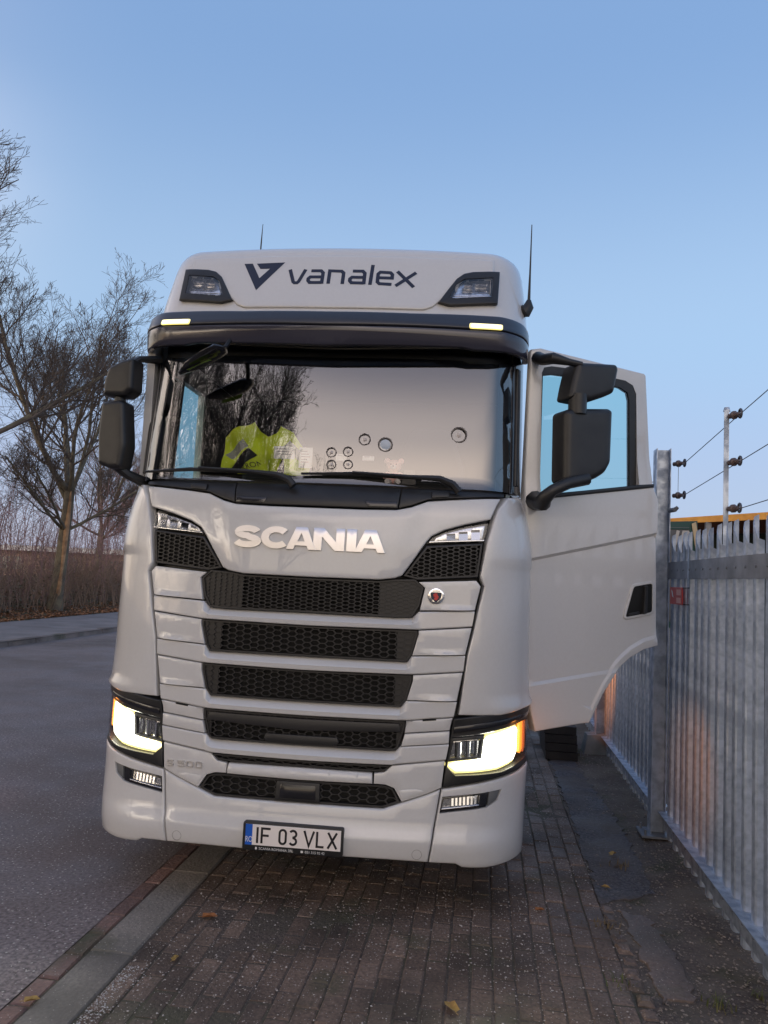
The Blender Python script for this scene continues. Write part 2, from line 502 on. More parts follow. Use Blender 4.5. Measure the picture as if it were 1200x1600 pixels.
# ------------------------------------------------------------------ ground, road, pavements
def ground_mat(name, c1, c2, c3, speck, fine=180., big=1.2, rough=.8, rv=.15, bump=.5, speck_c=(.35, .33, .30), moss=None, spec=.4):
    m = bpy.data.materials.new(name); m.use_nodes = True
    N, L = m.node_tree.nodes, m.node_tree.links
    b = N['Principled BSDF']; b.inputs['Specular IOR Level'].default_value = spec
    geo = N.new('ShaderNodeNewGeometry')
    def nz(scale, det=6):
        n = N.new('ShaderNodeTexNoise'); n.inputs['Scale'].default_value = scale; n.inputs['Detail'].default_value = det
        L.new(geo.outputs['Position'], n.inputs['Vector']); return n.outputs[0]
    def rng(s, a, b_):
        r = N.new('ShaderNodeMapRange'); r.inputs[1].default_value = a; r.inputs[2].default_value = b_; L.new(s, r.inputs[0]); return r.outputs[0]
    def mix(f, a, b_):
        x = N.new('ShaderNodeMixRGB'); L.new(f, x.inputs[0])
        for i, q in ((1, a), (2, b_)):
            if isinstance(q, tuple): x.inputs[i].default_value = (*q, 1)
            else: L.new(q, x.inputs[i])
        return x.outputs[0]
    col = mix(rng(nz(fine, 3), .35, .65), c1, c2)
    col = mix(rng(nz(big, 8), .42, .68), col, c3)
    if moss: col = mix(rng(nz(2.3, 8), .55, .72), col, moss)
    vo = N.new('ShaderNodeTexVoronoi'); vo.inputs['Scale'].default_value = speck[0]; vo.feature = 'F1'
    L.new(geo.outputs['Position'], vo.inputs['Vector'])
    lt = N.new('ShaderNodeMath'); lt.operation = 'LESS_THAN'; lt.inputs[1].default_value = speck[1]; L.new(vo.outputs['Distance'], lt.inputs[0])
    sel = N.new('ShaderNodeSeparateColor'); L.new(vo.outputs['Color'], sel.inputs[0])
    gt = N.new('ShaderNodeMath'); gt.operation = 'GREATER_THAN'; gt.inputs[1].default_value = speck[2]; L.new(sel.outputs[0], gt.inputs[0])
    mu = N.new('ShaderNodeMath'); mu.operation = 'MULTIPLY'; L.new(lt.outputs[0], mu.inputs[0]); L.new(gt.outputs[0], mu.inputs[1])
    col = mix(mu.outputs[0], col, speck_c)
    L.new(col, b.inputs['Base Color'])
    rr = N.new('ShaderNodeMapRange'); rr.inputs[1].default_value = .4; rr.inputs[2].default_value = .6; rr.inputs[3].default_value = rough - rv; rr.inputs[4].default_value = min(1, rough + rv)
    L.new(nz(1.7, 7), rr.inputs[0]); L.new(rr.outputs[0], b.inputs['Roughness'])
    bp = N.new('ShaderNodeBump'); bp.inputs['Strength'].default_value = bump; bp.inputs['Distance'].default_value = .01
    L.new(nz(fine * .8, 5), bp.inputs['Height']); L.new(bp.outputs[0], b.inputs['Normal'])
    MATS[name] = m
    return m
ASPH = ground_mat('asphalt', (.28, .225, .21), (.11, .09, .086), (.135, .105, .092), (38., .22, .62), fine=48, big=.5, rough=.78, bump=.8, speck_c=(.42, .38, .34))
TARMAC = ground_mat('old_tarmac', (.13, .115, .115), (.05, .045, .047), (.105, .08, .065), (60., .2, .7), fine=50, big=2.6, rough=.75, bump=.9, speck_c=(.26, .22, .19), moss=(.10, .075, .055))
DIRT = ground_mat('dirt', (.13, .10, .078), (.08, .06, .05), (.16, .128, .10), (60., .2, .72), fine=45, big=2.6, rough=.9, rv=.08, bump=1.0, speck_c=(.24, .2, .16), moss=(.05, .055, .02))
JOINT = ground_mat('paver_joint_soil', (.13, .10, .08), (.075, .058, .048), (.08, .075, .04), (90., .2, .85), fine=80, rough=.9, bump=.8, speck_c=(.2, .18, .15))
PAVEM = ground_mat('pavement_asphalt', (.27, .235, .225), (.21, .185, .18), (.17, .15, .145), (60., .1, .9), fine=140, rough=.85, bump=.3)
VERGE = ground_mat('leafy_verge', (.10, .06, .035), (.05, .035, .02), (.05, .06, .02), (16., .3, .5), fine=14, big=.7, rough=.95, rv=.03, bump=1., speck_c=(.22, .10, .04))
BRICKM = None
def brick_mat(name, c1, c2, c3):
    m = ground_mat(name, c1, c2, c3, (70., .2, .70), fine=60, big=2.0, rough=.70, rv=.16, bump=.7, speck_c=(.36, .31, .27), moss=(.075, .07, .04))
    N, L = m.node_tree.nodes, m.node_tree.links
    b = N['Principled BSDF']; src = b.inputs['Base Color'].links[0].from_socket
    oi = N.new('ShaderNodeObjectInfo'); hs = N.new('ShaderNodeHueSaturation'); r = N.new('ShaderNodeMapRange')
    r.inputs[3].default_value = .78; r.inputs[4].default_value = 1.25
    L.new(oi.outputs['Random'], r.inputs[0]); L.new(r.outputs[0], hs.inputs['Value']); L.new(src, hs.inputs['Color']); L.new(hs.outputs[0], b.inputs['Base Color'])
    return m
PAVER = brick_mat('paver_brick', (.22, .15, .11), (.125, .086, .065), (.068, .05, .038))
KERBR = brick_mat('kerb_brick', (.24, .135, .105), (.16, .095, .08), (.11, .072, .062))
SLAB = brick_mat('gutter_concrete', (.24, .205, .17), (.18, .155, .13), (.135, .12, .10))
KSTONE = brick_mat('kerb_stone_grey', (.22, .17, .145), (.14, .108, .095), (.09, .07, .06))

def sheet(name, x0, x1, y0, y1, z, m, kind='structure', nx=1, ny=1, zf=None):
    V = []; Fc = []
    for j in range(ny + 1):
        for i in range(nx + 1):
            x = x0 + (x1 - x0) * i / nx; y = y0 + (y1 - y0) * j / ny
            V.append((x, y, z + (zf(x, y) if zf else 0)))
    for j in range(ny):
        for i in range(nx):
            a = j * (nx + 1) + i; Fc.append((a, a + 1, a + nx + 2, a + nx + 1))
    o = mk(name, V, Fc, m, None, smooth=60)
    if kind: o['kind'] = kind
    return o
gr = sheet('ground', -700, 700, -700, 900, -.03, DIRT)
road = sheet('road', -9.86, -1.885, -120, 400, .0, ASPH)
fpav = empty('far_pavement', (0, 0, 0)); fpav['kind'] = 'structure'
o = sheet('pavement_surface', -12.7, -9.70, -120, 400, .11, PAVEM, kind=None); o.parent = fpav
# kerb stones of the far pavement, one by one where they can be seen
kerb_me = None
y = 6.0; n = 0
while y < 60:
    if kerb_me is None:
        mb = MB(); mb.hexa([(-.09, .006, -.03), (.08, .006, -.03), (.08, .994, -.03), (-.09, .994, -.03), (-.09, .008, .122), (.055, .008, .118), (.055, .992, .118), (-.09, .992, .122)])
        k = mb.build('kerb_stone', KSTONE, fpav, smooth=0); kerb_me = k.data
    else:
        k = bpy.data.objects.new('kerb_stone', kerb_me); link(k, fpav)
    k.location = (-9.78 + random.uniform(-.006, .006), y, random.uniform(-.006, .004)); y += 1.0
verge = sheet('verge', -60, -12.7, -120, 400, .10, VERGE, nx=40, ny=80, zf=lambda x, y: .25 * min(1, max(0, (-13.2 - x) / 3)) * (1 + .8 * noise.noise((x * .3, y * .3, 0))))
# near pavement: gutter slabs, red kerb bricks, brick pavers, dirt strip
npav = empty('near_pavement', (0, 0, 0)); npav['kind'] = 'structure'
o = sheet('paver_bed', -1.885, .74, -6, 40, -.005, JOINT, kind=None); o.parent = npav
def piece(l, w, h, b, jit, rng):
    """bevelled stone: l along y, w along x"""
    x, y = w / 2, l / 2
    j = lambda: rng.uniform(-jit, jit)
    bot = [(-x, -y), (x, -y), (x, y), (-x, y)]
    top = [(-x + b + j(), -y + b + j()), (x - b + j(), -y + b + j()), (x - b + j(), y - b + j()), (-x + b + j(), y - b + j())]
    mid = [(p[0] + j() * .5, p[1] + j() * .5) for p in bot]
    V = [(p[0], p[1], -h) for p in bot] + [(p[0], p[1], -b) for p in mid] + [(p[0], p[1], 0) for p in top]
    Fc = []
    for r in (0, 4):
        for i in range(4): Fc.append((r + i, r + (i + 1) % 4, r + 4 + (i + 1) % 4, r + 4 + i))
    Fc.append((8, 9, 10, 11))
    return V, Fc
rg = random.Random(3)
pv = []
for i in range(6):
    V, Fc = piece(.203, .099, .03, .007, .004, rg)
    me = bpy.data.meshes.new('paver'); me.from_pydata(V, [], Fc); me.materials.append(PAVER); pv.append(me)
spots = []
cx = -1.505; ci = 0
while cx < .72:
    yy = 2.2 + (.105 if ci % 2 else 0)
    while yy < 12:
        spots.append((cx, yy)); yy += .2085
    cx += .1042; ci += 1
def seen(x, y):
    # photograph shows the strip in front of the bumper and the lane to its right
    if y < 3.15 - .0 * x: return False
    return (y < 5.2) or (x > .12)
vis = sorted([s for s in spots if seen(*s)], key=lambda s: math.hypot(s[0], s[1]))
near = set(vis[:300])
restmb = MB()
for s in spots:
    zz = .010 * noise.noise((s[0] * 1.3, s[1] * 1.3, 2.)) + rg.uniform(-.0025, .0025)
    rz = rg.uniform(-.018, .018)
    if s in near:
        b = bpy.data.objects.new('brick', rg.choice(pv)); link(b, npav)
        b.location = (s[0] + rg.uniform(-.002, .002), s[1] + rg.uniform(-.003, .003), zz); b.rotation_euler = (rg.uniform(-.012, .012), rg.uniform(-.015, .015), rz)
    else:
        V, Fc = piece(.203, .099, .02, .007, .003, rg)
        restmb.add([(v[0] + s[0], v[1] + s[1], v[2] + zz) for v in V], Fc)
o = restmb.build('brick_field', PAVER, npav, smooth=0); o['kind'] = 'stuff'
y = 1.5; kb = None
while y < 9.5:
    l = .215
    if kb is None:
        V, Fc = piece(l - .008, .094, .05, .008, .004, rg); me = bpy.data.meshes.new('kerb_brick'); me.from_pydata(V, [], Fc); me.materials.append(KERBR); kb = me
    k = bpy.data.objects.new('kerb_brick', kb); link(k, npav)
    k.location = (-1.836 + rg.uniform(-.004, .004), y, .004 + rg.uniform(-.003, .003)); k.rotation_euler = (0, rg.uniform(-.03, .03), rg.uniform(-.02, .02))
    y += l
y = 1.1; kb = None
while y < 10:
    if kb is None:
        V, Fc = piece(.993, .215, .05, .008, .004, rg); me = bpy.data.meshes.new('gutter_slab'); me.from_pydata(V, [], Fc); me.materials.append(SLAB); kb = me
    k = bpy.data.objects.new('gutter_slab', kb); link(k, npav)
    k.location = (-1.675 + rg.uniform(-.004, .004), y, .006 + rg.uniform(-.002, .002)); k.rotation_euler = (0, rg.uniform(-.012, .012), rg.uniform(-.004, .004))
    y += 1.0
def dz(x, y): return .018 * noise.noise((x * 2.2, y * 2.2, 5.)) + .008 * noise.noise((x * 9, y * 9, 1.)) + .02 * max(0, (x - .95))
dirt = sheet('dirt_strip', .735, 6.5, -4, 30, -.002, DIRT, nx=90, ny=260, zf=dz)
def patch(name, poly, z, m, jit=.02, seed=1):
    r = random.Random(seed)
    P = [(x + r.uniform(-jit, jit), y + r.uniform(-jit, jit)) for x, y in densify(poly, .05)]
    mp = lambda u, v, d=0.: Vector((u, v, z + dz(u, v) * .6 + d))
    o = panel(name, P, m, None, mp=mp, th=.03, gap=0, bev=.003, step=.12)
    return o
pt = patch('tarmac_strip', [(.75, 4.75), (1.08, 4.95), (1.12, 6.2), (1.0, 8.4), (.98, 11), (.76, 11)], .006, TARMAC, jit=.022, seed=4); pt['kind'] = 'structure'
pt = patch('concrete_patch', [(.86, 3.72), (1.02, 3.78), (1.03, 4.15), (.98, 4.6), (.84, 4.68), (.85, 4.2)], .008, brick_mat('worn_concrete', (.17, .125, .10), (.115, .085, .07), (.085, .068, .054)), jit=.022, seed=9); pt['kind'] = 'structure'
edge = empty('edging_row', (.775, 0, 0)); edge['kind'] = 'structure'
for i in range(13):
    V, Fc = piece(.10 + rg.uniform(-.02, .015), .075, .05, .016, .009, rg)
    k = mk('cobble', V, Fc, PAVER, edge, smooth=0, loc=(rg.uniform(-.012, .012), 3.25 + i * .118, .008 + rg.uniform(-.004, .006)))
    k.rotation_euler = (0, 0, rg.uniform(-.2, .2))

# loose grit, gravel and fallen leaves
GRIT = mat('grit', (.50, .45, .40), .8, c2=(.25, .21, .19), scale=40, lo=.4, hi=.6)
def scatter_stones(name, n, region, r0, r1, m, seed, zf):
    r = random.Random(seed); V = []; Fc = []
    for i in range(n):
        x, y = region(r); s = r0 + (r1 - r0) * r.random() ** 3
        z = zf(x, y); b = len(V); a = r.random() * 6.3
        for k in range(4):
            V.append((x + s * math.cos(a + k * PI / 2) * r.uniform(.6, 1.2), y + s * math.sin(a + k * PI / 2) * r.uniform(.6, 1.2), z + s * r.uniform(.05, .3)))
        V.append((x + s * r.uniform(-.3, .3), y + s * r.uniform(-.3, .3), z + s * r.uniform(.55, .9)))
        Fc += [(b, b + 1, b + 4), (b + 1, b + 2, b + 4), (b + 2, b + 3, b + 4), (b + 3, b, b + 4)]
    o = mk(name, V, Fc, m, None, smooth=0); o['kind'] = 'stuff'
    return o
def reg_pav(r):
    while True:
        x, y = r.uniform(-1.55, .75), r.uniform(3.0, 8.0)
        if (y < 5.2 or x > .1) and noise.noise((x * 2.1, y * 2.1, 7.)) + .15 > r.uniform(-.55, .5): return x, y
g = scatter_stones('loose_grit', 6500, reg_pav, .0022, .0075, GRIT, 5, lambda x, y: .003)
tag(g, 'pale grit scattered over the brick paving in front of the bumper', 'grit', kind='stuff')
g = scatter_stones('gravel', 9000, lambda r: (r.uniform(.76, 1.5), 3.0 + 7 * r.random() ** 1.5), .002, .012, mat('gravel_stone', (.32, .26, .21), .85, c2=(.12, .095, .08), scale=30), 6, lambda x, y: dz(x, y) - .001)
tag(g, 'brown gravel on the dirt strip beside the fence', 'gravel', kind='stuff')
g = scatter_stones('gutter_grit', 700, lambda r: (-1.55 + abs(r.gauss(0, .05)), r.uniform(2.8, 3.5)), .002, .006, mat('pale_grit', (.5, .48, .45), .7), 8, lambda x, y: .004)
tag(g, 'pale grit washed along the concrete gutter edge', 'grit', kind='stuff')
g = scatter_stones('road_grit', 2600, lambda r: (r.uniform(-3.2, -1.9), r.uniform(2.6, 6.5)), .002, .006, GRIT, 12, lambda x, y: .001)
tag(g, 'fine pale grit lying on the asphalt road', 'grit', kind='stuff')
LEAFO = mat('dry_leaf', (.36, .13, .035), .7, c2=(.22, .09, .03), scale=30)
LEAFY = mat('yellow_leaf', (.42, .27, .07), .7, c2=(.28, .16, .05), scale=30)
def leaf(name, x, y, z, s, rz, m, label):
    pts = []
    for k in range(10):
        a = 2 * PI * k / 10
        rr = s * (1. if k % 2 == 0 else .78) * (.55 + .45 * abs(math.cos(a)))
        pts.append((rr * math.cos(a), rr * math.sin(a) * .75, .004 + .012 * s / .04 * (abs(math.sin(a)) + .3 * math.sin(3 * a))))
    V = pts + [(0, 0, .002), ] + [(p[0], p[1], p[2] - .0008) for p in pts] + [(0, 0, .0012)]
    Fc = [(k, (k + 1) % 10, 10) for k in range(10)] + [(11 + (k + 1) % 10, 11 + k, 21) for k in range(10)] + [(k, 11 + k, 11 + (k + 1) % 10, (k + 1) % 10) for k in range(10)]
    mb = MB(); mb.add(V, Fc); mb.tube([(-s * .5, 0, .003), (-s * 1.25, s * .1, .004)], .0012, 4)
    o = mb.build(name, m, None, smooth=0, loc=(x, y, z)); o.rotation_euler = (0, 0, rz)
    tag(o, label, 'leaf', 'fallen leaves on the ground')
leaf('fallen_leaf', -1.36, 4.05, .006, .045, .3, LEAFO, 'orange dry leaf on dark pavers left of the number plate')
leaf('fallen_leaf', -1.36, 3.60, .006, .028, 1.4, LEAFY, 'small tan leaf on the pavers near the gutter slab')
leaf('fallen_leaf', -1.79, 3.13, .014, .035, .5, LEAFY, 'yellowish leaf lying on the red kerb bricks')
leaf('fallen_leaf', -.07, 3.46, .008, .05, 2.2, LEAFY, 'pale crumpled leaf on the front pavers right of centre')
leaf('fallen_leaf', .94, 5.55, .02, .04, .9, LEAFY, 'pale leaf on the dark tarmac beside the fence post')
leaf('fallen_leaf', .80, 4.95, .018, .03, 2.9, LEAFY, 'tiny pale leaf at the edge of the tarmac strip')
leaf('fallen_leaf', .38, 4.55, .008, .03, .2, LEAFO, 'small orange leaf right of the bumper corner')
GRASS = mat('grass_blade', (.07, .10, .025), .7, c2=(.14, .12, .04), scale=8)
def tuft(name, x, y, n, h, label, seed, m=GRASS):
    r = random.Random(seed); V = []; Fc = []
    for i in range(n):
        a = r.random() * 6.3; l = h * r.uniform(.5, 1.2); w = .004; bx, by = r.gauss(0, .035), r.gauss(0, .035)
        lean = r.uniform(.3, 1.1); b = len(V)
        for k, t in enumerate((0, .5, 1)):
            px, py, pz = bx + math.cos(a) * l * lean * t * t, by + math.sin(a) * l * lean * t * t, l * t * (1 - .3 * lean * t)
            ww = w * (1 - t)
            V += [(px - math.sin(a) * ww, py + math.cos(a) * ww, pz), (px + math.sin(a) * ww, py - math.cos(a) * ww, pz)]
        Fc += [(b, b + 1, b + 3, b + 2), (b + 2, b + 3, b + 5, b + 4)]
    o = mk(name, V, Fc, m, None, smooth=0, loc=(x, y, dz(x, y) if x > .73 else -.005))
    tag(o, label, 'grass', 'grass tufts in the paving', 'stuff')
tuft('grass_tuft', 1.09, 3.72, 26, .07, 'green grass tuft on the gravel nearest the fence foot', 1)
tuft('grass_tuft', .96, 5.35, 30, .06, 'dry grass tuft on the dark tarmac beside the fence post', 2, mat('dry_grass', (.16, .11, .05), .8))
tuft('grass_tuft', .72, 4.45, 34, .05, 'low dry tuft at the right edge of the brick paving', 3, MATS['dry_grass'])
tuft('grass_tuft', .70, 3.85, 22, .045, 'small green tuft beside the edging cobbles', 4)
tuft('grass_tuft', 1.3, 3.85, 24, .06, 'yellow green tuft at the fence foot in the right corner', 5)
tuft('grass_tuft', 1.05, 8.65, 26, .1, 'green tuft beside the concrete post footing', 6)

# ------------------------------------------------------------------ palisade fence
FX = 1.42
fence = empty('palisade_fence', (FX, 6, 0))
tag(fence, 'galvanised steel palisade fence with pointed pales right of the lorry', 'fence')
def fm(name, mb, m, smooth=0):
    o = mb.build(name, m, fence, smooth=smooth); 
    for v in o.data.vertices: v.co -= Vector((FX, 6, 0))
    return o
sec = [(.042, .004), (.038, -.020), (.020, -.030), (-.026, -.030), (-.036, -.022), (-.042, .004)]   # (y, x)
def pale_mesh(rng):
    V = []; Fc = []; n = len(sec); t = .0025
    top = [2.235, 2.222, 2.185, 2.13, 2.105, 2.095]
    for s_, dx in ((0, 0), (1, t)):
        for (a, b) in sec: V.append((b + dx, a * (1 - .05 * s_), .02))
        for (a, b), h in zip(sec, top): V.append((b + dx, a * (1 - .05 * s_), h))
    for i in range(n - 1):
        Fc += [(i, i + 1, n + i + 1, n + i), (2 * n + i + 1, 2 * n + i, 3 * n + i, 3 * n + i + 1), (n + i, n + i + 1, 3 * n + i + 1, 3 * n + i)]
    Fc += [(0, n, 3 * n, 2 * n), (n - 1, 3 * n - 1, 4 * n - 1, 2 * n - 1)]
    me = bpy.data.meshes.new('pale'); me.from_pydata(V, [], Fc); me.materials.append(GALV)
    return me
pm = pale_mesh(rg)
yy = 2.90 - 12 * .1605; i = 0
while yy < 13.0:
    if abs(yy - 6.12) > .07:
        p = bpy.data.objects.new('pale', pm); link(p, fence)
        p.location = (rg.uniform(-.003, .003), yy - 6, rg.uniform(-.010, .010)); p.rotation_euler = (rg.uniform(-.003, .003), rg.uniform(-.002, .002), rg.uniform(-.035, .035))
    yy += .1605; i += 1
for z0, z1, nm in ((1.905, 2.03, 'top'), (.07, .20, 'bottom')):
    for (a, b) in ((.85, 6.05), (6.18, 8.85), (8.95, 13.2)):
        mb = MB(); mb.box(FX - .034, FX - .026, a, b, z0, z1); mb.box(FX - .026, FX + .035 - .01, a, b, z1 - .008, z1)
        if z0 < 1: mb.box(FX - .082, FX - .034, a, b, z1 - .010, z1 - .002)
        fm('rail', mb, GALVD if z0 > 1 else GALV)
        k = a + .1
        mb = MB()
        while k < b:
            mb.lathe([(.0, -.006), (.008, -.005), (.009, 0)], 6, 'X', (FX - .034, k, (z0 + z1) / 2)); k += .1605
        o = fm('rail_bolts', mb, GALVD); o['kind'] = 'stuff'
for py, h, px in ((6.10, 2.90, 1.345), (8.90, 2.3, 1.345)):
    mb = MB(); w = .062
    mb.box(px - .006 - .05, px + .0 - .05, py - w, py + w, .0, h); mb.box(px + .044, px + .05, py - w, py + w, .0, h); mb.box(px - .05, px + .044, py - .004, py + .004, .0, h - .004)
    o = fm('post', mb, GALV)
    if py < 7:
        mb = MB(); mb.box(px - .13, px + .10, py - .13, py + .10, .018, .032); fm('base_plate', mb, GALVD)
        mb = MB()
        for a in (-.1, .07):
            for b in (-.1, .07): mb.tube([(px + a, py + b, .03), (px + a, py + b, .07)], .009, 6)
        o = fm('anchor_bolts', mb, GALVD); o['kind'] = 'stuff'
    else:
        mb = MB(); mb.hexa([(px - .19, py - .16, -.02), (px + .16, py - .16, -.02), (px + .16, py + .16, -.02), (px - .19, py + .16, -.02), (px - .15, py - .12, .20), (px + .13, py - .12, .22), (px + .13, py + .13, .21), (px - .15, py + .12, .19)])
        fm('footing', mb, CONC)
sg = empty('warning_sign', (FX - .05, 5.68, 1.785))
tag(sg, 'small red warning sign wired to the fence pales below the top rail', 'sign')
mb = MB(); mb.box(-.012, -.006, -.17, .17, -.06, .06); mb.build('sign_plate', SIGNR, sg, 0)
mb = MB(); mb.box(-.0145, -.012, -.135, -.02, .005, .045); mb.box(-.0145, -.012, -.135, -.02, -.05, -.012)
mb.build('print', SIGNP, sg, 0)
mb = MB(); mb.add([(-.0145, .13, .045), (-.0145, .10, -.005), (-.0145, .06, -.015), (-.0145, .09, .03)], [(0, 1, 2, 3)]); mb.build('emblem', WHITEP, sg, 0)
mb = MB()
for z in (.056, -.056): mb.tube([(-.006, -.17, z), (.0, -.3, z + .002)], .004, 5); mb.tube([(-.006, .17, z), (.0, .22, z)], .004, 5)
mb.build('cable_tie', BLACK, sg)
# electric wires over the fence
def insul(parent, p, ax):
    mb = MB(); p = Vector(p); a = Vector(ax)
    mb.tube([p, p + a * .03, p + a * .035, p + a * .05, p + a * .055, p + a * .085], [.016, .016, .026, .026, .018, .012], 10)
    o = mb.build('insulator', INSUL, parent)
    mb = MB(); q = p + a * .098
    mb.tube([q + Vector((0, .026 * math.cos(t), .026 * math.sin(t))) for t in [2 * PI * k / 12 for k in range(13)]], .007, 6, cap=False)
    mb.build('ring', WIRE, o)
pole = empty('electric_fence_pole', (1.47, 4.93, 0)); tag(pole, 'thin galvanised pole with three insulators above the fence', 'pole')
mb = MB(); mb.hexa([(-.004, -.022, 1.8), (.004, -.022, 1.8), (.004, .022, 1.8), (-.004, .022, 1.8), (-.004, -.022, 2.955), (.004, -.022, 2.955), (.004, .022, 2.955), (-.004, .022, 2.955)])
mb.box(-.026, -.0045, -.022, -.018, 1.8, 2.95); mb.tube([(-.004, 0, 2.945), (-.004, 0, 2.97)], [.022, .016], 8)
mb.build('shaft', GALV, pole, 0)
for z in (2.91, 2.62, 2.335): insul(pole, (.006, -.02, z), Vector((.35, -.93, 0)).normalized())
pi_ = empty('post_insulator', (1.37, 6.0, 2.77)); tag(pi_, 'brown ring insulator near the top of the fence post', 'insulator', 'ring insulators on the fence post')
insul(pi_, (.03, -.02, 0), Vector((.6, -.8, 0)))
pi_ = empty('post_insulator', (1.37, 6.0, 2.53)); tag(pi_, 'lower brown ring insulator on the fence post', 'insulator', 'ring insulators on the fence post')
insul(pi_, (.03, -.02, 0), Vector((.6, -.8, 0)))
mb = MB(); mb.tube([(1.38, 6.0, 2.42), (1.40, 5.93, 2.42), (1.42, 5.92, 2.44)], [.018, .018, .012], 8); o = mb.build('wire_clamp', GALVD); tag(o, 'short metal clamp bolted below the insulators on the fence post', 'clamp')
def wire(pts, label, r=.0028):
    mb = MB(); mb.tube(pts, r, 5); o = mb.build('electric_wire', WIRE); tag(o, label, 'wire', 'electric fence wires')
wire([(1.46, 5.9, 2.77), (1.51, 4.84, 2.905), (1.58, 2.5, 3.15)], 'topmost electric wire over the fence')
wire([(1.46, 5.9, 2.53), (1.51, 4.84, 2.615), (1.58, 2.5, 2.78)], 'middle electric wire over the fence')
wire([(1.51, 4.84, 2.33), (1.54, 4.0, 2.35), (1.58, 2.5, 2.37)], 'lowest electric wire over the fence, right of the pole')
wire([(1.42, 5.92, 2.75), (1.42, 5.925, 2.55)], 'thin vertical link wire beside the fence post', .0018)
wire([(1.34, 6.16, 2.70), (1.30, 8.8, 2.55), (1.28, 12.0, 2.5)], 'electric wire running back from the fence post behind the open door', .003)

# ------------------------------------------------------------------ shed and sign behind the fence
shed = empty('canopy_shed', (5, 15, 0)); tag(shed, 'dark open shed with orange roof edge behind the fence', 'shed')
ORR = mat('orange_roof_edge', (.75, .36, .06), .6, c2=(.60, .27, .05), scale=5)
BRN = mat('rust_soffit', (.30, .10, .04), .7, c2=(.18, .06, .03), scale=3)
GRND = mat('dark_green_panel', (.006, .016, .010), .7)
GRNT = mat('teal_panel', (.008, .05, .042), .6)
def sh(mb, name, m):
    o = mb.build(name, m, shed, 0)
    for v in o.data.vertices: v.co -= Vector((5, 15, 0))
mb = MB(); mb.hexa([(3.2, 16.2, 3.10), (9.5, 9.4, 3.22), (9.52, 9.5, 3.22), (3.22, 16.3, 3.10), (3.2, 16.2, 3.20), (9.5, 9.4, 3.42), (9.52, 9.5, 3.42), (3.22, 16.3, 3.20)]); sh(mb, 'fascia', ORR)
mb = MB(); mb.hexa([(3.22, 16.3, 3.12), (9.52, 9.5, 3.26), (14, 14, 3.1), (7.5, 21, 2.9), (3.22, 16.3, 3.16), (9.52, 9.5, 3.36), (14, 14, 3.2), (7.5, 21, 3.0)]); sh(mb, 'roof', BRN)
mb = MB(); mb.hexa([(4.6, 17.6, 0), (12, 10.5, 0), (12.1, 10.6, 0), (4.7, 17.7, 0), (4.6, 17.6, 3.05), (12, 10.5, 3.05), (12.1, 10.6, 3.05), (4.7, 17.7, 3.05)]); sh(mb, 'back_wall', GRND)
for (x, y) in ((4.2, 15.2), (5.3, 14.05), (6.4, 12.9)):
    mb = MB(); mb.box(x - .05, x + .05, y - .05, y + .05, 0, 3.12); sh(mb, 'column', GALVD)
hb = empty('painted_hoarding', (3.1, 13.0, 0)); tag(hb, 'teal and grey hoarding with large white letters behind the fence', 'hoarding')
hm0 = plane_map((0, 0, 0), (1, 0, 0), (0, -1, 0))
hm = lambda u, z, d=0.: hm0(u - 3.1, z, d)
panel('board', [(2.55, 1.2), (3.46, 1.2), (3.43, 2.95), (2.55, 2.90)], GRNT, hb, mp=hm, th=.05, step=.6)
panel('dark_band', [(2.6, 1.3), (3.36, 1.3), (3.30, 2.84), (2.6, 2.82)], mat('grey_band', (.09, .09, .095), .7), hb, d=.012, mp=hm, th=.01, step=.5)
panel('teal_stripe', [(2.6, 2.78), (3.30, 2.80), (3.30, 2.83), (2.6, 2.81)], GRNT, hb, d=.02, mp=hm, th=.006, step=.5)
panel('pale_brace', [(3.33, 2.90), (3.40, 2.93), (3.52, 2.2), (3.44, 2.2)], mat('pale_timber', (.45, .35, .22), .7), hb, d=.03, mp=hm, th=.02, step=.5)
def hletter(l, ox, w, dd):
    mb = MB()
    for i, q in enumerate(l): ribbon(mb, q, w, hm, dd + .0006 * i, .004, ox=ox, oz=2.55)
    mb.build('letter', mat('dull_white', (.42, .40, .38), .7) if 'dull_white' not in MATS else MATS['dull_white'], hb, 0)
hletter([[(0, 0), (.05, .23)]], 3.075, .05, .020)
hletter([[(0, 0), (.05, .23)], [(.045, .21), (.11, .21), (.135, .18), (.125, .13), (.09, .11), (.03, .11)], [(.07, .11), (.12, 0)]], 3.165, .045, .020)
tb = empty('timber_stack', (.9, 8.75, 0)); tag(tb, 'low stack of dark timbers on the ground beside the concrete footing', 'timber stack')
DKW = mat('dark_timber', (.035, .028, .025), .8, c2=(.02, .016, .015), scale=6, bump=.2)
for i in range(4):
    mb = MB(); j = rg.uniform(-.015, .015)
    mb.box(-.20 + j, .13 + j, -.4, .4, .005 + i * .088, .085 + i * .088); mb.build('timber', DKW, tb, 0)
# ------------------------------------------------------------------ the lorry
TRUCK = empty('lorry', (-.96514, 4.21484, 0), math.radians(2.015))
tag(TRUCK, 'white lorry tractor with headlights on and its door open', 'lorry')
T = TRUCK
# dark carcass behind the front panels
def back_d(u, z): return 0.
panel('front_carcass', [(-1.40, .34), (1.40, .34), (1.42, 1.5), (1.38, 2.28), (-1.38, 2.28), (-1.42, 1.5)], BLACK, T, d=-.085, th=.02, step=.12)
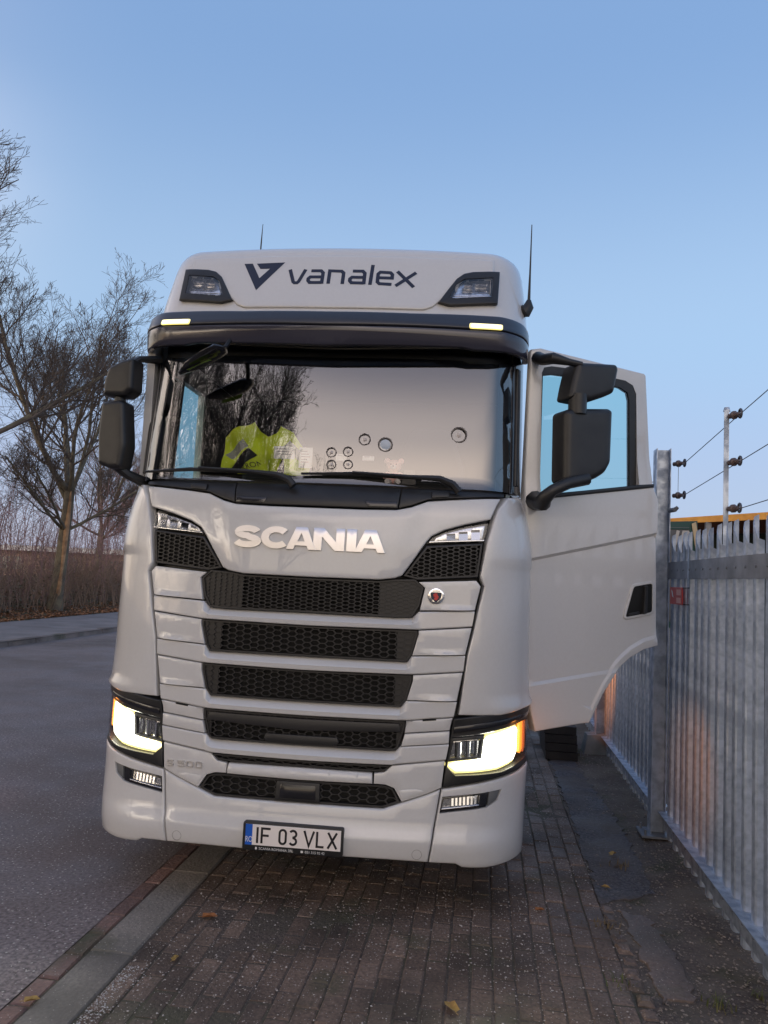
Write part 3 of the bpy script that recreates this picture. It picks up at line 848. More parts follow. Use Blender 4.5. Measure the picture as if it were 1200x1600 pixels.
# bonnet
bon = [(0, 2.205), (.27, 2.205), (.47, 2.211), (.55, 2.23), (.645, 2.27), (.76, 2.283), (.95, 2.30), (1.075, 2.31), (1.045, 2.262), (1.008, 2.176), (.86, 2.139), (.745, 2.101), (.675, 2.063), (.643, 2.022), (.59, 1.94), (.52, 1.835), (.48, 1.818), (.39, 1.805), (0, 1.802)]
def bon_d(u, z):
    # shallow swept crease running up from the badge to the lamps, slight crown
    a = abs(u); t = (a - .50) - (z - 2.0) * .25
    return .016 - .014 * max(0, min(1, t / .07)) - .03 * max(0, (z - 2.15) / .1) * (1 - min(1, a / .6)) * .6
bonnet = panel('bonnet', sym(bon), PAINT, T, dfun=bon_d, step=.045, bev=.01, nb=3, gap=.003)
# silver maker's lettering
SC0, SCH, SCM = -.45, .128, .00084
def scx(px): return SC0 + (px - 92) * SCM
def FB(u, z, d=0.): return F(u, z, d + bon_d(u, z))
lm = MB()
ribbon(lm, arc(.5, .70, .355, .165, 8, 270, 14) + arc(.5, .30, .40, .165, 90, -168, 14)[1:], .27, FB, .010, .008, sx=1.22, ox=scx(92) - .005, oz=1.957, sc_=SCH)
ribbon(lm, arc(.5, .5, .40, .365, 42, 318, 20), .27, FB, .0105, .008, sx=1.30, ox=scx(283), oz=1.957, sc_=SCH)
word = lm.build('maker_lettering', LETTER, T, 30)
def lpoly(P, x0, w, hole=None, d=.010):
    f = lambda q: [(scx(x0) + a * w, 1.957 + b * SCH) for a, b in q]
    o = panel('letter', f(P), LETTER, word, d=d, th=.008, gap=0, bev=.0012, nb=1, step=.05, mp=FB, holes=[f(hole)] if hole else ())
Apo = [(0, 0), (.25, 0), (.31, .17), (.69, .17), (.75, 0), (1, 0), (.69, 1), (.31, 1)]
Aho = [(.375, .36), (.625, .36), (.5, .74)]
lpoly(Apo, 452, .172, Aho, .011)
lpoly([(0, 0), (.28, 0), (.28, .60), (.70, 0), (1, 0), (1, 1), (.72, 1), (.72, .42), (.33, 1), (0, 1)], 636, .179)
lpoly([(0, 0), (1, 0), (1, 1), (0, 1)], 862, .056)
lpoly(Apo, 918, .172, Aho, .0105)
# cowl under the windscreen
cw_top = 2.345
panel('cowl', sym([(0, cw_top), (.49, cw_top), (.475, 2.216), (.27, 2.211), (0, 2.211)]), BLACK, T, d=.012, th=.05, step=.07, bev=.006, dfun=lambda u, z: -.02 * max(0, (z - 2.27) / .07))
for s in (1, -1):
    P = [(.49, cw_top), (1.11, 2.35), (1.095, 2.318), (.95, 2.306), (.76, 2.289), (.645, 2.276), (.55, 2.236), (.477, 2.217)]
    panel('cowl', P if s > 0 else flip(P), BLACK, T, d=.010, th=.05, step=.07, bev=.006, dfun=lambda u, z: -.02 * max(0, (z - 2.27) / .07))
    P = [(.28, 2.256), (.47, 2.258), (.47, 2.222), (.30, 2.218)]
    panel('cowl_step', P if s > 0 else flip(P), BLACKG, T, d=.016, th=.02, step=.07, bev=.003)
    P = [(.66, 2.325), (.77, 2.33), (.76, 2.296), (.66, 2.285)]
    panel('cowl_cap', P if s > 0 else flip(P), BLACK, T, d=.016, th=.02, step=.07, bev=.003)

# cross bars, side pieces and grilles, top to bottom
G = {}
G1 = [(0, 1.800), (.39, 1.803), (.48, 1.816), (.593, 1.822), (.645, 1.775), (.624, 1.67), (.586, 1.606), (.49, 1.601), (0, 1.603)]
G2 = [(0, 1.531), (.62, 1.536), (.623, 1.51), (.592, 1.394), (.569, 1.358), (0, 1.359)]
G3 = [(0, 1.284), (.60, 1.289), (.60, 1.254), (.573, 1.146), (.543, 1.11), (0, 1.109)]
G4 = [(0, 1.036), (.573, 1.038), (.573, 1.0), (.54, .89), (.52, .873), (0, .871)]
G5 = [(0, .795), (.508, .797), (.495, .775), (.47, .761), (.41, .756), (0, .757)]
G6 = [(0, .688), (.475, .690), (.522, .675), (.566, .603), (.472, .568), (0, .570)]
def grille(half, inner, cw=.052, ch=.027, ends=True, depth=-.055):
    poly = sym(half)
    g = panel('grille', poly, GRILLEB, T, d=depth, th=.02, gap=-.004, bev=.001, nb=1, step=.12)
    # solid rim
    rim_in = offset(densify(list(reversed(poly)) if area(poly) < 0 else poly, .05), .012)
    panel('rim', poly, GRILLE, g, d=-.010, th=.05, gap=.001, bev=.003, nb=1, step=.06, holes=[rim_in])
    if ends:
        for s in (1, -1):
            P = [(a, b) for a, b in half if a > inner]
            zs = [b for a, b in half]
            # outer blank piece with hexagon relief
            top = lerp(inner, [p[0] for p in half[:3]], [p[1] for p in half[:3]]) if half[0][1] > half[-1][1] else max(zs)
            PP = [(inner, half[0][1])] + P + [(inner, half[-1][1])]
            q = offset(list(reversed(PP)) if area(PP) < 0 else PP, .006)
            panel('grille_end', q if s > 0 else flip(q), GRILLE, g, d=-.022, th=.03, gap=.0, bev=.002, nb=1, step=.06)
    o = hexmesh('honeycomb', offset(poly if area(poly) > 0 else list(reversed(poly)), .004), GRILLE, g, cw, ch, d=-.014, bar=.0031, dep=.016)
    o['kind'] = 'stuff'
    return g
g = grille(G1, .39, cw=.044, ch=.021)
mb = MB()     # fine horizontal louvres behind the top grille
for k in range(7):
    z = 1.622 + k * .026
    for i in range(24):
        u0, u1 = -.385 + i * .77 / 24, -.385 + (i + 1) * .77 / 24
        mb.hexa([F(u0, z, -.045), F(u1, z, -.045), F(u1, z, -.03), F(u0, z, -.03), F(u0, z + .012, -.045), F(u1, z + .012, -.045), F(u1, z + .009, -.026), F(u0, z + .009, -.026)])
o = mb.build('louvres', GRILLE, g, 0); o['kind'] = 'stuff'
grille(G2, .50, cw=.056, ch=.030); grille(G3, .50, cw=.056, ch=.030); g4 = grille(G4, .52, cw=.056, ch=.030)
panel('grille_bar', sym([(0, 1.02), (.54, 1.024), (.555, .975), (0, .952)]), GRILLE, g4, d=-.004, th=.02, step=.08, bev=.004)
panel('grille_block', sym([(0, .93), (.20, .93), (.215, .905), (.20, .88), (0, .879)]), BLACK, g4, d=-.004, th=.02, step=.08, bev=.004)
grille(G5, .44, cw=.05, ch=.02, ends=False)
g6 = grille(G6, .5, cw=.066, ch=.034, ends=False)
panel('radar_cover', sym([(0, .682), (.122, .682), (.128, .575), (0, .575)]), BLACK, g6, d=.004, th=.04, step=.06, bev=.006)
panel('radar_window', sym([(0, .668), (.10, .668), (.102, .590), (0, .590)]), BLACKG, g6, d=.007, th=.01, step=.06, bev=.003)

def bar(upper, lower, end_t, end_b):
    """white cross bar with a crisp upward-facing chamfer; wings run flush to the corner seam"""
    ux, uz = [p[0] for p in upper] + [end_t[0]], [p[1] for p in upper] + [end_t[1]]
    lx, lz = [p[0] for p in lower] + [end_b[0]], [p[1] for p in lower] + [end_b[1]]
    k = ux[-2]
    cs = sorted(set([round(c, 4) for c in [i / 24 for i in range(25)] + [x / end_t[0] for x in ux] + [(k + .012) / end_t[0], (k - .03) / end_t[0], (k + .04) / end_t[0]]]))
    cs = [-c for c in reversed(cs) if c > 0] + cs
    prof = [(0, -.09, 0), (0, -.036, 0), (.08, -.030, 0), (.52, .012, .0), (.58, .0155, .0), (.92, .012, .0), (.98, .008, -.003), (1., .002, -.006), (1., -.09, -.02)]
    V = []; Fc = []
    for c in cs:
        a = abs(c); ut, ub = a * end_t[0], a * end_b[0]; s = 1 if c >= 0 else -1
        zt, zb = lerp(ut, ux, uz) - .0015, lerp(ub, lx, lz) + .0015
        w = max(0, min(1, (k + .012 - ut) / .05))
        for (t, dc, dw) in prof:
            u = ut + (ub - ut) * t
            V.append(F(s * u, zt + (zb - zt) * t, dc * w + (1 - w) * (dc if dc < -.05 else dw if t > 0 else -.004)))
    n = len(prof)
    for i in range(len(cs) - 1):
        for j in range(n - 1): Fc.append((i * n + j, i * n + j + 1, (i + 1) * n + j + 1, (i + 1) * n + j))
    Fc += [tuple(reversed(range(n))), tuple((len(cs) - 1) * n + j for j in range(n))]
    return mk('cross_bar', V, Fc, PAINT, T, 22)
bar([(0, 1.602), (.49, 1.600), (.586, 1.605), (.622, 1.640)], [(0, 1.532), (.62, 1.538)], (.932, 1.656), (.92, 1.567))
bar([(0, 1.358), (.569, 1.357), (.592, 1.392)], [(0, 1.285), (.602, 1.291)], (.888, 1.409), (.88, 1.318))
bar([(0, 1.108), (.543, 1.109), (.572, 1.147)], [(0, 1.037), (.572, 1.040)], (.851, 1.154), (.836, 1.069))
bar([(0, .870), (.49, .867), (.527, .873), (.551, .899)], [(0, .796), (.51, .800)], (.816, .924), (.802, .837))
for s in (1, -1):
    S_ = (lambda P: P) if s > 0 else flip
    def wedge(z0, a0, a1):
        def f(u, z):
            a = abs(u)
            e = max(0, min(1, (a - a0) / .12)) * max(0, min(1, (a1 - a) / .03))
            return .014 * e * max(0, min(1, (z0 + .026 - z) / .022))
        return f
    panel('side_trim', S_([(.936, 1.829), (.608, 1.806), (.648, 1.772), (.624, 1.645), (.934, 1.659), (.963, 1.797)]), PAINT, T, dfun=wedge(1.654, .68, .925), step=.05, zstep=.012)
    panel('side_trim', S_([(.921, 1.564), (.89, 1.412), (.592, 1.394), (.624, 1.515), (.622, 1.536)]), PAINT, T, dfun=wedge(1.404, .64, .88), step=.05, zstep=.012)
    panel('side_trim', S_([(.88, 1.316), (.852, 1.157), (.573, 1.149), (.602, 1.255), (.602, 1.289)]), PAINT, T, dfun=wedge(1.153, .62, .845), step=.05, zstep=.012)
    panel('side_trim', S_([(.834, 1.067), (.82, .996), (.57, .971), (.575, 1.01), (.575, 1.039)]), PAINT, T, d=-.004, step=.05, dfun=lambda u, z: .006 if z > 1.035 else -.004)
    panel('side_trim', S_([(.82, .994), (.817, .926), (.553, .900), (.571, .969)]), PAINT, T, step=.05)
    panel('side_trim', S_([(.80, .835), (.786, .690), (.706, .653), (.571, .606), (.526, .676), (.478, .692), (.413, .694), (.413, .752), (.47, .76), (.51, .797)]), PAINT, T, step=.05)
    panel('tow_cover', S_(rounded([(.70, .666), (.575, .618), (.548, .668), (.65, .680)], .02)), PAINT, T, d=.0025, th=.01, gap=.001, bev=.002, step=.05)
    panel('vent_slot', S_([(.665, 1.052), (.745, 1.060), (.742, 1.048), (.665, 1.040)]), GRILLEB, T, d=.0035, th=.01, bev=.001, nb=1)
panel('cross_bar', sym([(0, .756), (.406, .752), (.41, .693), (0, .689)]), PAINT, T, d=.0, th=.05, step=.05, zstep=.015, dfun=lambda u, z: lerp(z, [.69, .71, .735, .756], [.002, .008, .006, -.012]))

# bumper
def bd(u, z): return lerp(z, [.3, .43, .452, 2.], [.012, .014, .0, .0])
bmp = panel('bumper', sym([(0, .569), (.472, .567), (.566, .601), (.706, .652), (.782, .684), (.727, .302), (.5, .307), (0, .310)]), PAINT, T, dfun=bd, zrows=(.428, .453), step=.055, bev=.012, nb=3, th=.09, gap=.002)
FOG = [(1.125, .684), (1.10, .625), (1.035, .592), (.774, .556), (.789, .644), (1.045, .675)]
HSUR = [(.835, 1.063), (.96, 1.084), (1.24, 1.122), (1.62, 1.13), (1.62, .785), (1.33, .782), (1.10, .745), (.787, .689)]
HGL = [(.832, .962), (1.10, 1.003), (1.30, 1.035), (1.42, 1.035), (1.42, .86), (1.36, .83), (1.26, .806), (1.12, .776), (.858, .757), (.805, .806)]
for s in (1, -1):
    S_ = (lambda P: P) if s > 0 else flip
    panel('bumper_corner', S_([(.785, .684), (1.10, .74), (1.33, .777), (1.62, .78), (1.62, .285), (1.27, .285), (1.04, .275), (.91, .280), (.875, .300), (.73, .302)]), PAINT, bmp, dfun=lambda u, z: bd(u, z) * max(0, min(1, (1.25 - abs(u)) / .3)), zrows=(.428, .453), step=.05, bev=.010, nb=3, th=.08, holes=[S_(FOG)])
    mb = MB(); c = arc(.665, .345, .026, .026, 0, 360, 24)[:-1]
    ribbon(mb, c, .0018, F, bd(0, .34) + .0008, .002, closed=True, ox=0 if s > 0 else -1.33); mb.build('tow_eye_cap', mat('seam_grey', (.20, .19, .18), .6) if s > 0 else MATS['seam_grey'], bmp, 0)
    # fog lamp
    fg = panel('fog_lamp', S_(FOG), LAMPD, T, d=-.045, th=.02, gap=-.003, bev=.001, nb=1)
    FIN = [(.80, .630), (1.0, .658), (.995, .600), (.788, .575)]
    panel('bezel', S_([(.79, .642), (1.045, .674), (1.035, .594), (.776, .559)]), BLACKG, fg, d=-.006, th=.03, gap=.001, bev=.003, holes=[S_(FIN)])
    panel('reflector', S_(FIN), REFL, fg, d=-.035, th=.005, bev=.001, nb=1, step=.02)
    mb = MB()
    for k in range(7):
        u = .845 + k * .021; t = (u - .79) / .21
        mb.hexa([F(s * u, .588 + .02 * t, -.033), F(s * (u + .011), .589 + .02 * t, -.033), F(s * (u + .011), .589 + .02 * t, -.018), F(s * u, .588 + .02 * t, -.018), F(s * u, .630 + .025 * t, -.033), F(s * (u + .011), .631 + .025 * t, -.033), F(s * (u + .011), .631 + .025 * t, -.022), F(s * u, .630 + .025 * t, -.022)])
    mb.build('lens_rib', CHROME, fg, 30)
    panel('trim_strip', S_([(.788, .583), (.997, .611), (.995, .601), (.788, .573)]), CHROME, fg, d=-.004, th=.012, bev=.002)
    panel('blank_cover', S_([(1.05, .676), (1.122, .683), (1.098, .627), (1.042, .598)]), mat('fog_grey', (.13, .135, .14), .3) if s > 0 else MATS['fog_grey'], fg, d=-.005, th=.02, bev=.003)
    panel('lens', S_(FIN), LENS, fg, d=-.008, th=.001, gap=.001, bev=0, nb=1, step=.1)
    # headlamp
    hl = panel('headlamp', S_(HGL), LAMPD, T, d=-.075, th=.02, gap=-.012, bev=.001, nb=1)
    panel('surround', S_(HSUR), BLACK, hl, d=-.010, th=.09, gap=.003, bev=.008, nb=3, step=.05, holes=[S_(HGL)], dfun=lambda u, z: .012 * max(0, min(1, (abs(z - .92) - .11) / .03)))
    panel('brow', S_([(.84, 1.018), (1.0, 1.045), (1.30, 1.085), (1.6, 1.095), (1.6, 1.07), (1.30, 1.055), (1.0, 1.012), (.838, .982)]), BLACKG, hl, d=.002, th=.02, gap=0, bev=.005)
    LEDP = [(.812, .806), (.862, .770), (1.118, .790), (1.25, .818), (1.285, .86), (1.29, .99), (1.265, 1.010), (1.05, .972), (1.02, .95), (1.005, .86), (.98, .845), (.86, .828)]
    panel('light_guide', S_(offset(LEDP if area(LEDP) > 0 else list(reversed(LEDP)), .006)), LED, hl, d=-.030, th=.02, gap=0, bev=.004)
    panel('light_halo', S_(offset(LEDP if area(LEDP) > 0 else list(reversed(LEDP)), -.010)), LEDH, hl, d=-.041, th=.02, gap=0, bev=.002)  # larger yellow emissive panel, imitates the soft glow round the light guide
    RP = [(.845, .935), (1.005, .955), (.993, .862), (.825, .838)]
    panel('reflector', S_(RP), REFL, hl, d=-.060, th=.01, gap=0, bev=.002, step=.02)
    mb = MB()
    for k in range(3):
        uc = .858 + k * .052; z0 = .846 + k * .007
        for j in range(8):
            a0, a1 = PI * j / 8, PI * (j + 1) / 8
            P = [F(s * (uc + .02 - .021 * math.cos(a)), zz, -.058 + .022 * math.sin(a)) for a, zz in ((a0, z0), (a1, z0), (a1, z0 + .082), (a0, z0 + .082))]
            mb.add(P, [(0, 1, 2, 3)] if s > 0 else [(3, 2, 1, 0)])
    mb.build('lens_module', CHROME, hl, 60)
    panel('module_frame', S_([(.83, .95), (1.022, .975), (1.008, .848), (.81, .822)]), LAMPD, hl, d=-.026, th=.03, gap=0, bev=.004, holes=[S_([(.845, .935), (1.005, .955), (.993, .862), (.825, .838)])])
    panel('upper_strip', S_([(.84, .968), (1.08, 1.002), (1.08, .992), (.84, .958)]), CHROME, hl, d=-.022, th=.01, gap=0, bev=.002)
    panel('indicator', S_([(1.30, 1.030), (1.345, 1.032), (1.345, .87), (1.315, .85), (1.30, .86)]), AMBER, hl, d=-.022, th=.02, gap=0, bev=.003)
    panel('side_indicator', S_([(1.36, 1.030), (1.415, 1.030), (1.415, .87), (1.36, .85)]), AMBERO, hl, d=-.018, th=.02, gap=0, bev=.003)
    panel('lens', S_(HGL), LENS, hl, d=-.004, th=.001, gap=.002, bev=0, nb=1, step=.06)
    # upper side grille and position lamp
    SG = [(.648, 2.012), (.968, 2.043), (.945, 1.846), (.606, 1.816), (.522, 1.834)]
    ug = panel('upper_grille', S_(SG), GRILLEB, T, d=-.05, th=.02, gap=-.004, bev=.001, nb=1)
    q = list(reversed(SG)) if area(SG) < 0 else SG
    panel('rim', S_(SG), GRILLE, ug, d=-.006, th=.045, gap=.001, bev=.003, nb=1, holes=[S_(offset(q, .013))])
    hx = hexmesh('honeycomb', S_(offset(q, .004)), GRILLE, ug, .042, .022, d=-.012, bar=.0045, dep=.014); hx['kind'] = 'stuff'
    UL = [(.998, 2.160), (.86, 2.133), (.75, 2.098), (.675, 2.06), (.650, 2.026), (.972, 2.050)]
    ul = panel('upper_lamp', S_(UL), LAMPD, T, d=-.05, th=.02, gap=-.002, bev=.001, nb=1)
    panel('reflector', S_([(.985, 2.148), (.86, 2.122), (.75, 2.088), (.70, 2.062), (.69, 2.038), (.968, 2.060)]), REFL, ul, d=-.034, th=.01, gap=0, bev=.004, step=.03)
    mb = MB()
    for k, (u, w, h) in enumerate(((.76, .05, .035), (.83, .05, .05), (.90, .05, .065))):
        mb.hexa([F(s * u, 2.048, -.034), F(s * (u + w), 2.053, -.034), F(s * (u + w), 2.053, -.012), F(s * u, 2.048, -.012), F(s * u, 2.05 + h, -.034), F(s * (u + w), 2.055 + h, -.034), F(s * (u + w), 2.052 + h * .8, -.02), F(s * u, 2.048 + h * .8, -.02)])
    mb.build('lens_rib', CHROME, ul, 0)
    panel('bezel', S_([(.660, 2.030), (.972, 2.053), (.974, 2.062), (.665, 2.038)]), CHROME, ul, d=-.004, th=.012, gap=0, bev=.002)
    panel('lens', S_(UL), LENS, ul, d=.002, th=.001, gap=.004, bev=0, nb=1)
    # corner panel
    CP = [(1.115, 2.322), (1.05, 2.245), (1.024, 2.176), (.988, 2.056), (.955, 1.857), (.955, 1.845), (.979, 1.795), (.947, 1.655), (.930, 1.56), (.898, 1.41), (.865, 1.115), (.860, 1.078), (1.10, 1.082), (1.27, 1.108), (1.62, 1.132), (1.62, 2.34), (1.22, 2.342)]
    def cd(u, z): return lerp(z, [1.05, 1.11, 1.135, 1.16, 1.905, 1.925, 1.94], [.014, .018, .018, .003, .0, .007, .007]) * max(0, min(1, (abs(u) - 1.0) / .15))
    panel('corner_panel', S_(CP), PAINT, T, dfun=cd, zrows=(1.135, 1.16, 1.905, 1.925), step=.045, smooth=30, bev=.010, nb=3, gap=.004, th=.06)
    # A-pillar
    panel('pillar', S_([(1.13, 2.345), (1.62, 2.36), (1.62, 3.25), (1.13, 3.25)]), BLACKG, T, d=.004, th=.05, step=.06, bev=.008)
    panel('pillar_trim', S_([(1.165, 2.40), (1.205, 2.40), (1.205, 3.15), (1.165, 3.15)]), BLACK, T, d=.018, th=.03, step=.06, bev=.01, nb=3)
# maker's badge right of the grille
bc = (.712, 1.730)
bdg = panel('maker_badge', [(bc[0] + .047 * (1 + .05 * math.cos(3 * math.radians(a) - PI / 2 * 1)) * math.cos(math.radians(a)), bc[1] + .045 * (1 + .05 * math.cos(3 * math.radians(a) + PI / 2)) * math.sin(math.radians(a))) for a in range(0, 360, 12)], CHROME, T, d=.010, th=.012, gap=0, bev=.004, nb=2, step=.02)
panel('blue_field', rounded([(bc[0] - .033, bc[1] + .022), (bc[0] + .033, bc[1] + .022), (bc[0] + .028, bc[1] - .01), (bc[0], bc[1] - .036), (bc[0] - .028, bc[1] - .01)], .01), NAVY, bdg, d=.0115, th=.002, gap=0, bev=.0004, nb=1)
panel('red_griffin', [(bc[0] - .013, bc[1] - .004), (bc[0] - .016, bc[1] + .010), (bc[0] - .006, bc[1] + .018), (bc[0] + .006, bc[1] + .016), (bc[0] + .008, bc[1] + .006), (bc[0] + .014, bc[1]), (bc[0] + .012, bc[1] - .012), (bc[0] + .004, bc[1] - .022), (bc[0] - .008, bc[1] - .021), (bc[0] - .011, bc[1] - .012), (bc[0] - .003, bc[1] - .006)], RED, bdg, d=.013, th=.002, gap=0, bev=.0004, nb=1)
panel('crown_bar', [(bc[0] - .022, bc[1] + .034), (bc[0] - .022, bc[1] + .024), (bc[0] + .022, bc[1] + .024), (bc[0] + .022, bc[1] + .034)], SILVER, bdg, d=.013, th=.002, gap=0, bev=.0004, nb=1)
# model lettering on the left
mb = MB(); h = .034
def put(lines, x, w=.19):
    for i, (l, cl) in enumerate(lines): ribbon(mb, l, w, F, .006 + .0003 * i, .005, closed=cl, sx=1.25, ox=x, oz=.706 + (x + .77) * .02, sc_=h)
Sg = [(.95, .9), (.25, .9), (.12, .78), (.12, .62), (.25, .5), (.8, .5), (.92, .38), (.92, .22), (.8, .1), (.1, .1)]
put([(Sg, False)], -.770)
put([([(.95, .9), (.12, .9), (.12, .56), (.78, .56), (.92, .44), (.92, .22), (.78, .1), (.1, .1)], False)], -.704)
Z0 = [(.25, .9), (.8, .9), (.93, .78), (.93, .22), (.8, .1), (.25, .1), (.12, .22), (.12, .78)]
put([(Z0, True)], -.652); put([(Z0, True)], -.598)
mb.build('model_lettering', SILVER, T, 30)
# number plate
PM = plane_map((0, -.034, 0), (1, 0, 0), (0, -1, 0))
pl = panel('number_plate', rounded([(-.278, .319), (.272, .319), (.272, .468), (-.278, .468)], .012), BLACK, T, mp=PM, d=0, th=.035, gap=0, bev=.004)
panel('plate_face', [(-.262, .350), (.260, .350), (.260, .458), (-.262, .458)], PLATEW, pl, mp=PM, d=.003, th=.004, gap=0, bev=.001, nb=1, step=.2)
panel('country_band', [(-.262, .350), (-.224, .350), (-.224, .458), (-.262, .458)], PLATEB, pl, mp=PM, d=.0042, th=.003, gap=0, bev=.0005, nb=1, step=.2)
text_mesh('country_code', 'RO', .042, WHITEP, pl, PM, -.2625, .366, .0050, sx=.70)
q = .000575; X = lambda px: -.222 + px * q
ph_ = .083; pz0 = .362
def pc(lines, px, wpx):
    mb = MB()
    for i, (l, cl) in enumerate(lines):
        ribbon(mb, [(a * wpx * q, b * ph_) for a, b in l], .0115, PM, .0045 + .0002 * i, .001, closed=cl, ox=X(px), oz=pz0)
    mb.build('plate_character', INK, pl, 0)
pc([([(0, .0), (0, 1)], False)], 46, 20)
pc([([(0, 0), (0, .94), (1, .94)], False), ([(0, .5), (.82, .5)], False)], 88, 82)
O0 = arc(.5, .73, .5, .21, 0, 180, 8) + arc(.5, .27, .5, .21, 180, 360, 8)
pc([(O0, True)], 258, 60)
pc([(arc(.45, .73, .5, .21, 150, -80, 10) + arc(.45, .27, .52, .21, 80, -150, 10), False)], 358, 62)
pc([([(0, 1), (.5, 0.06), (1, 1)], False)], 492, 92)
pc([([(0, 1), (0, .06), (1, .06)], False)], 614, 66)
pc([([(0, 1), (1, 0)], False), ([(0, 0), (1, 1)], False)], 718, 82)
text_mesh('holder_text', 'SCANIA ROMANIA SRL', .0185, WHITEP, pl, PM, -.185, .327, .0008, sx=1.0)
text_mesh('holder_text', '021 315 92 42', .0185, WHITEP, pl, PM, .068, .327, .0008, sx=1.0)
panel('phone_mark', rounded([(.045, .327), (.058, .327), (.058, .339), (.045, .339)], .004), WHITEP, pl, mp=PM, d=.001, th=.0008, gap=0, bev=.0002, nb=1)
panel('holder_mark', rounded([(-.205, .326), (-.195, .326), (-.195, .340), (-.205, .340)], .005), WHITEP, pl, mp=PM, d=.001, th=.0008, gap=0, bev=.0002, nb=1)

# ---- windscreen, visor, roof
WSP = [(-1.13, 2.352), (1.13, 2.352), (1.13, 3.235), (-1.13, 3.235)]
ws = panel('windscreen', WSP, WSCREEN, T, d=0, th=.001, gap=0, bev=0, nb=1, step=.05)
panel('top_band', sym([(0, 3.24), (1.13, 3.24), (1.13, 3.172), (1.03, 3.142), (.85, 3.13), (.81, 3.148), (0, 3.136)]), BLACK, ws, d=-.006, th=.004, gap=0, bev=0, nb=1, step=.06)
for s in (1, -1):
    P = [(1.035, 2.355), (1.128, 2.355), (1.128, 3.23), (1.035, 3.16)]
    panel('edge_band', P if s > 0 else flip(P), VISOR, ws, d=-.006, th=.004, gap=0, bev=0, nb=1, step=.06)
def V_(u, z, d=0.):       # visor surface
    s = 1 if u >= 0 else -1; a = abs(u); k = .215
    yy = lerp(z, [3.15, 3.27, 3.30, 3.40], [.10, .075, .078, .135])
    if a <= 1.0: x, y = a, .10 * (a / .95) ** 2; tx, ty = 1, .22 * a
    else:
        ph = min((a - 1.0) / k, PI / 2); x = 1.0 + k * math.sin(ph); y = .1108 + .22 * (x - 1) + .24 * (1 - math.cos(ph)) + max(0, a - 1 - k * PI / 2)
        tx, ty = k * math.cos(ph), .22 * k * math.cos(ph) + .24 * math.sin(ph)
    l = math.hypot(tx, ty)
    return Vector((s * (x + ty / l * d), yy + y - tx / l * d, z))
vi = panel('sun_visor', sym([(0, 3.375), (.5, 3.381), (.85, 3.396), (1.04, 3.402), (1.2, 3.395), (1.38, 3.345), (1.42, 3.262), (1.2, 3.289), (1.04, 3.294), (.83, 3.288), (0, 3.274)]), VISOR, T, mp=V_, th=.05, gap=.001, bev=.012, nb=3, step=.05, zstep=.03)
panel('lower_strip', sym([(0, 3.272), (.83, 3.286), (1.04, 3.292), (1.2, 3.287), (1.42, 3.26), (1.43, 3.20), (1.36, 3.184), (.87, 3.172), (.80, 3.182), (0, 3.160)]), mat('visor_smoke', (.035, .034, .05), .16, coat=.4), vi, mp=V_, d=-.002, th=.03, gap=.001, bev=.006, nb=2, step=.05, zstep=.03)
for s in (1, -1):
    P = rounded([(.842, 3.292), (1.038, 3.298), (1.038, 3.338), (.842, 3.330)], .012)
    ml = panel('marker_lamp', P if s > 0 else flip(P), LEDY, vi, mp=V_, d=.006, th=.02, gap=0, bev=.004)
    Q = rounded([(.852, 3.300), (1.028, 3.306), (1.028, 3.330), (.852, 3.322)], .010)
    panel('lamp_core', Q if s > 0 else flip(Q), LEDW, vi, mp=V_, d=.011, th=.006, gap=0, bev=.001)
# roof
def RF(u, z, d=0.):
    s = 1 if u >= 0 else -1; a = abs(u); k = lerp(z, [3.35, 3.6, 3.8, 3.96], [1.222, 1.208, 1.190, 1.165]) - .95
    y0 = lerp(z, [3.35, 3.93, 4.0], [.265, .50, .53])
    if a <= .95: x, y = a, .07 * (a / .95) ** 2; tx, ty = 1, .155 * a / .95
    else:
        ph = min((a - .95) / k, PI / 2); x = .95 + k * math.sin(ph); y = .07 + .155 * (x - .95) + .26 * (1 - math.cos(ph)) + max(0, a - .95 - k * PI / 2)
        tx, ty = k * math.cos(ph), .155 * k * math.cos(ph) + .26 * math.sin(ph)
    l = math.hypot(tx, ty)
    return Vector((s * (x + ty / l * d), y0 + y - tx / l * d, z))
V = []; Fc = []
us = [-.95 + 1.9 * i / 30 for i in range(31)]
ex = [.95 + .36 * (i + 1) / 10 for i in range(10)] + [1.6, 1.9, 2.2, 2.5, 2.8]
us = [-e for e in reversed(ex)] + us + ex
rows = [(3.36, 0), (3.48, 0), (3.60, 0), (3.72, 0), (3.82, 0), (3.88, -.003), (3.915, -.014), (3.938, -.033), (3.953, -.063), (3.960, -.11), (3.965, -.25)]
for z, d in rows:
    for u in us: V.append(RF(u, z, d))
n = len(us)
for j in range(len(rows) - 1):
    for i in range(n - 1): Fc.append((j * n + i, j * n + i + 1, (j + 1) * n + i + 1, (j + 1) * n + i))
    Fc.append((j * n + n - 1, j * n, (j + 1) * n, (j + 1) * n + n - 1))
Fc.append(tuple((len(rows) - 1) * n + i for i in range(n)))
roof = mk('roof', V, Fc, PAINT, T, 50)
panel('roof_panel', sym([(0, 3.454), (.56, 3.458), (.612, 3.480), (.665, 3.535), (.80, 3.70), (.987, 3.72), (.987, 3.868), (.75, 3.868), (.68, 3.86), (0, 3.86)]), PAINT, roof, mp=RF, d=.014, th=.03, gap=0, bev=.014, nb=3, step=.05)
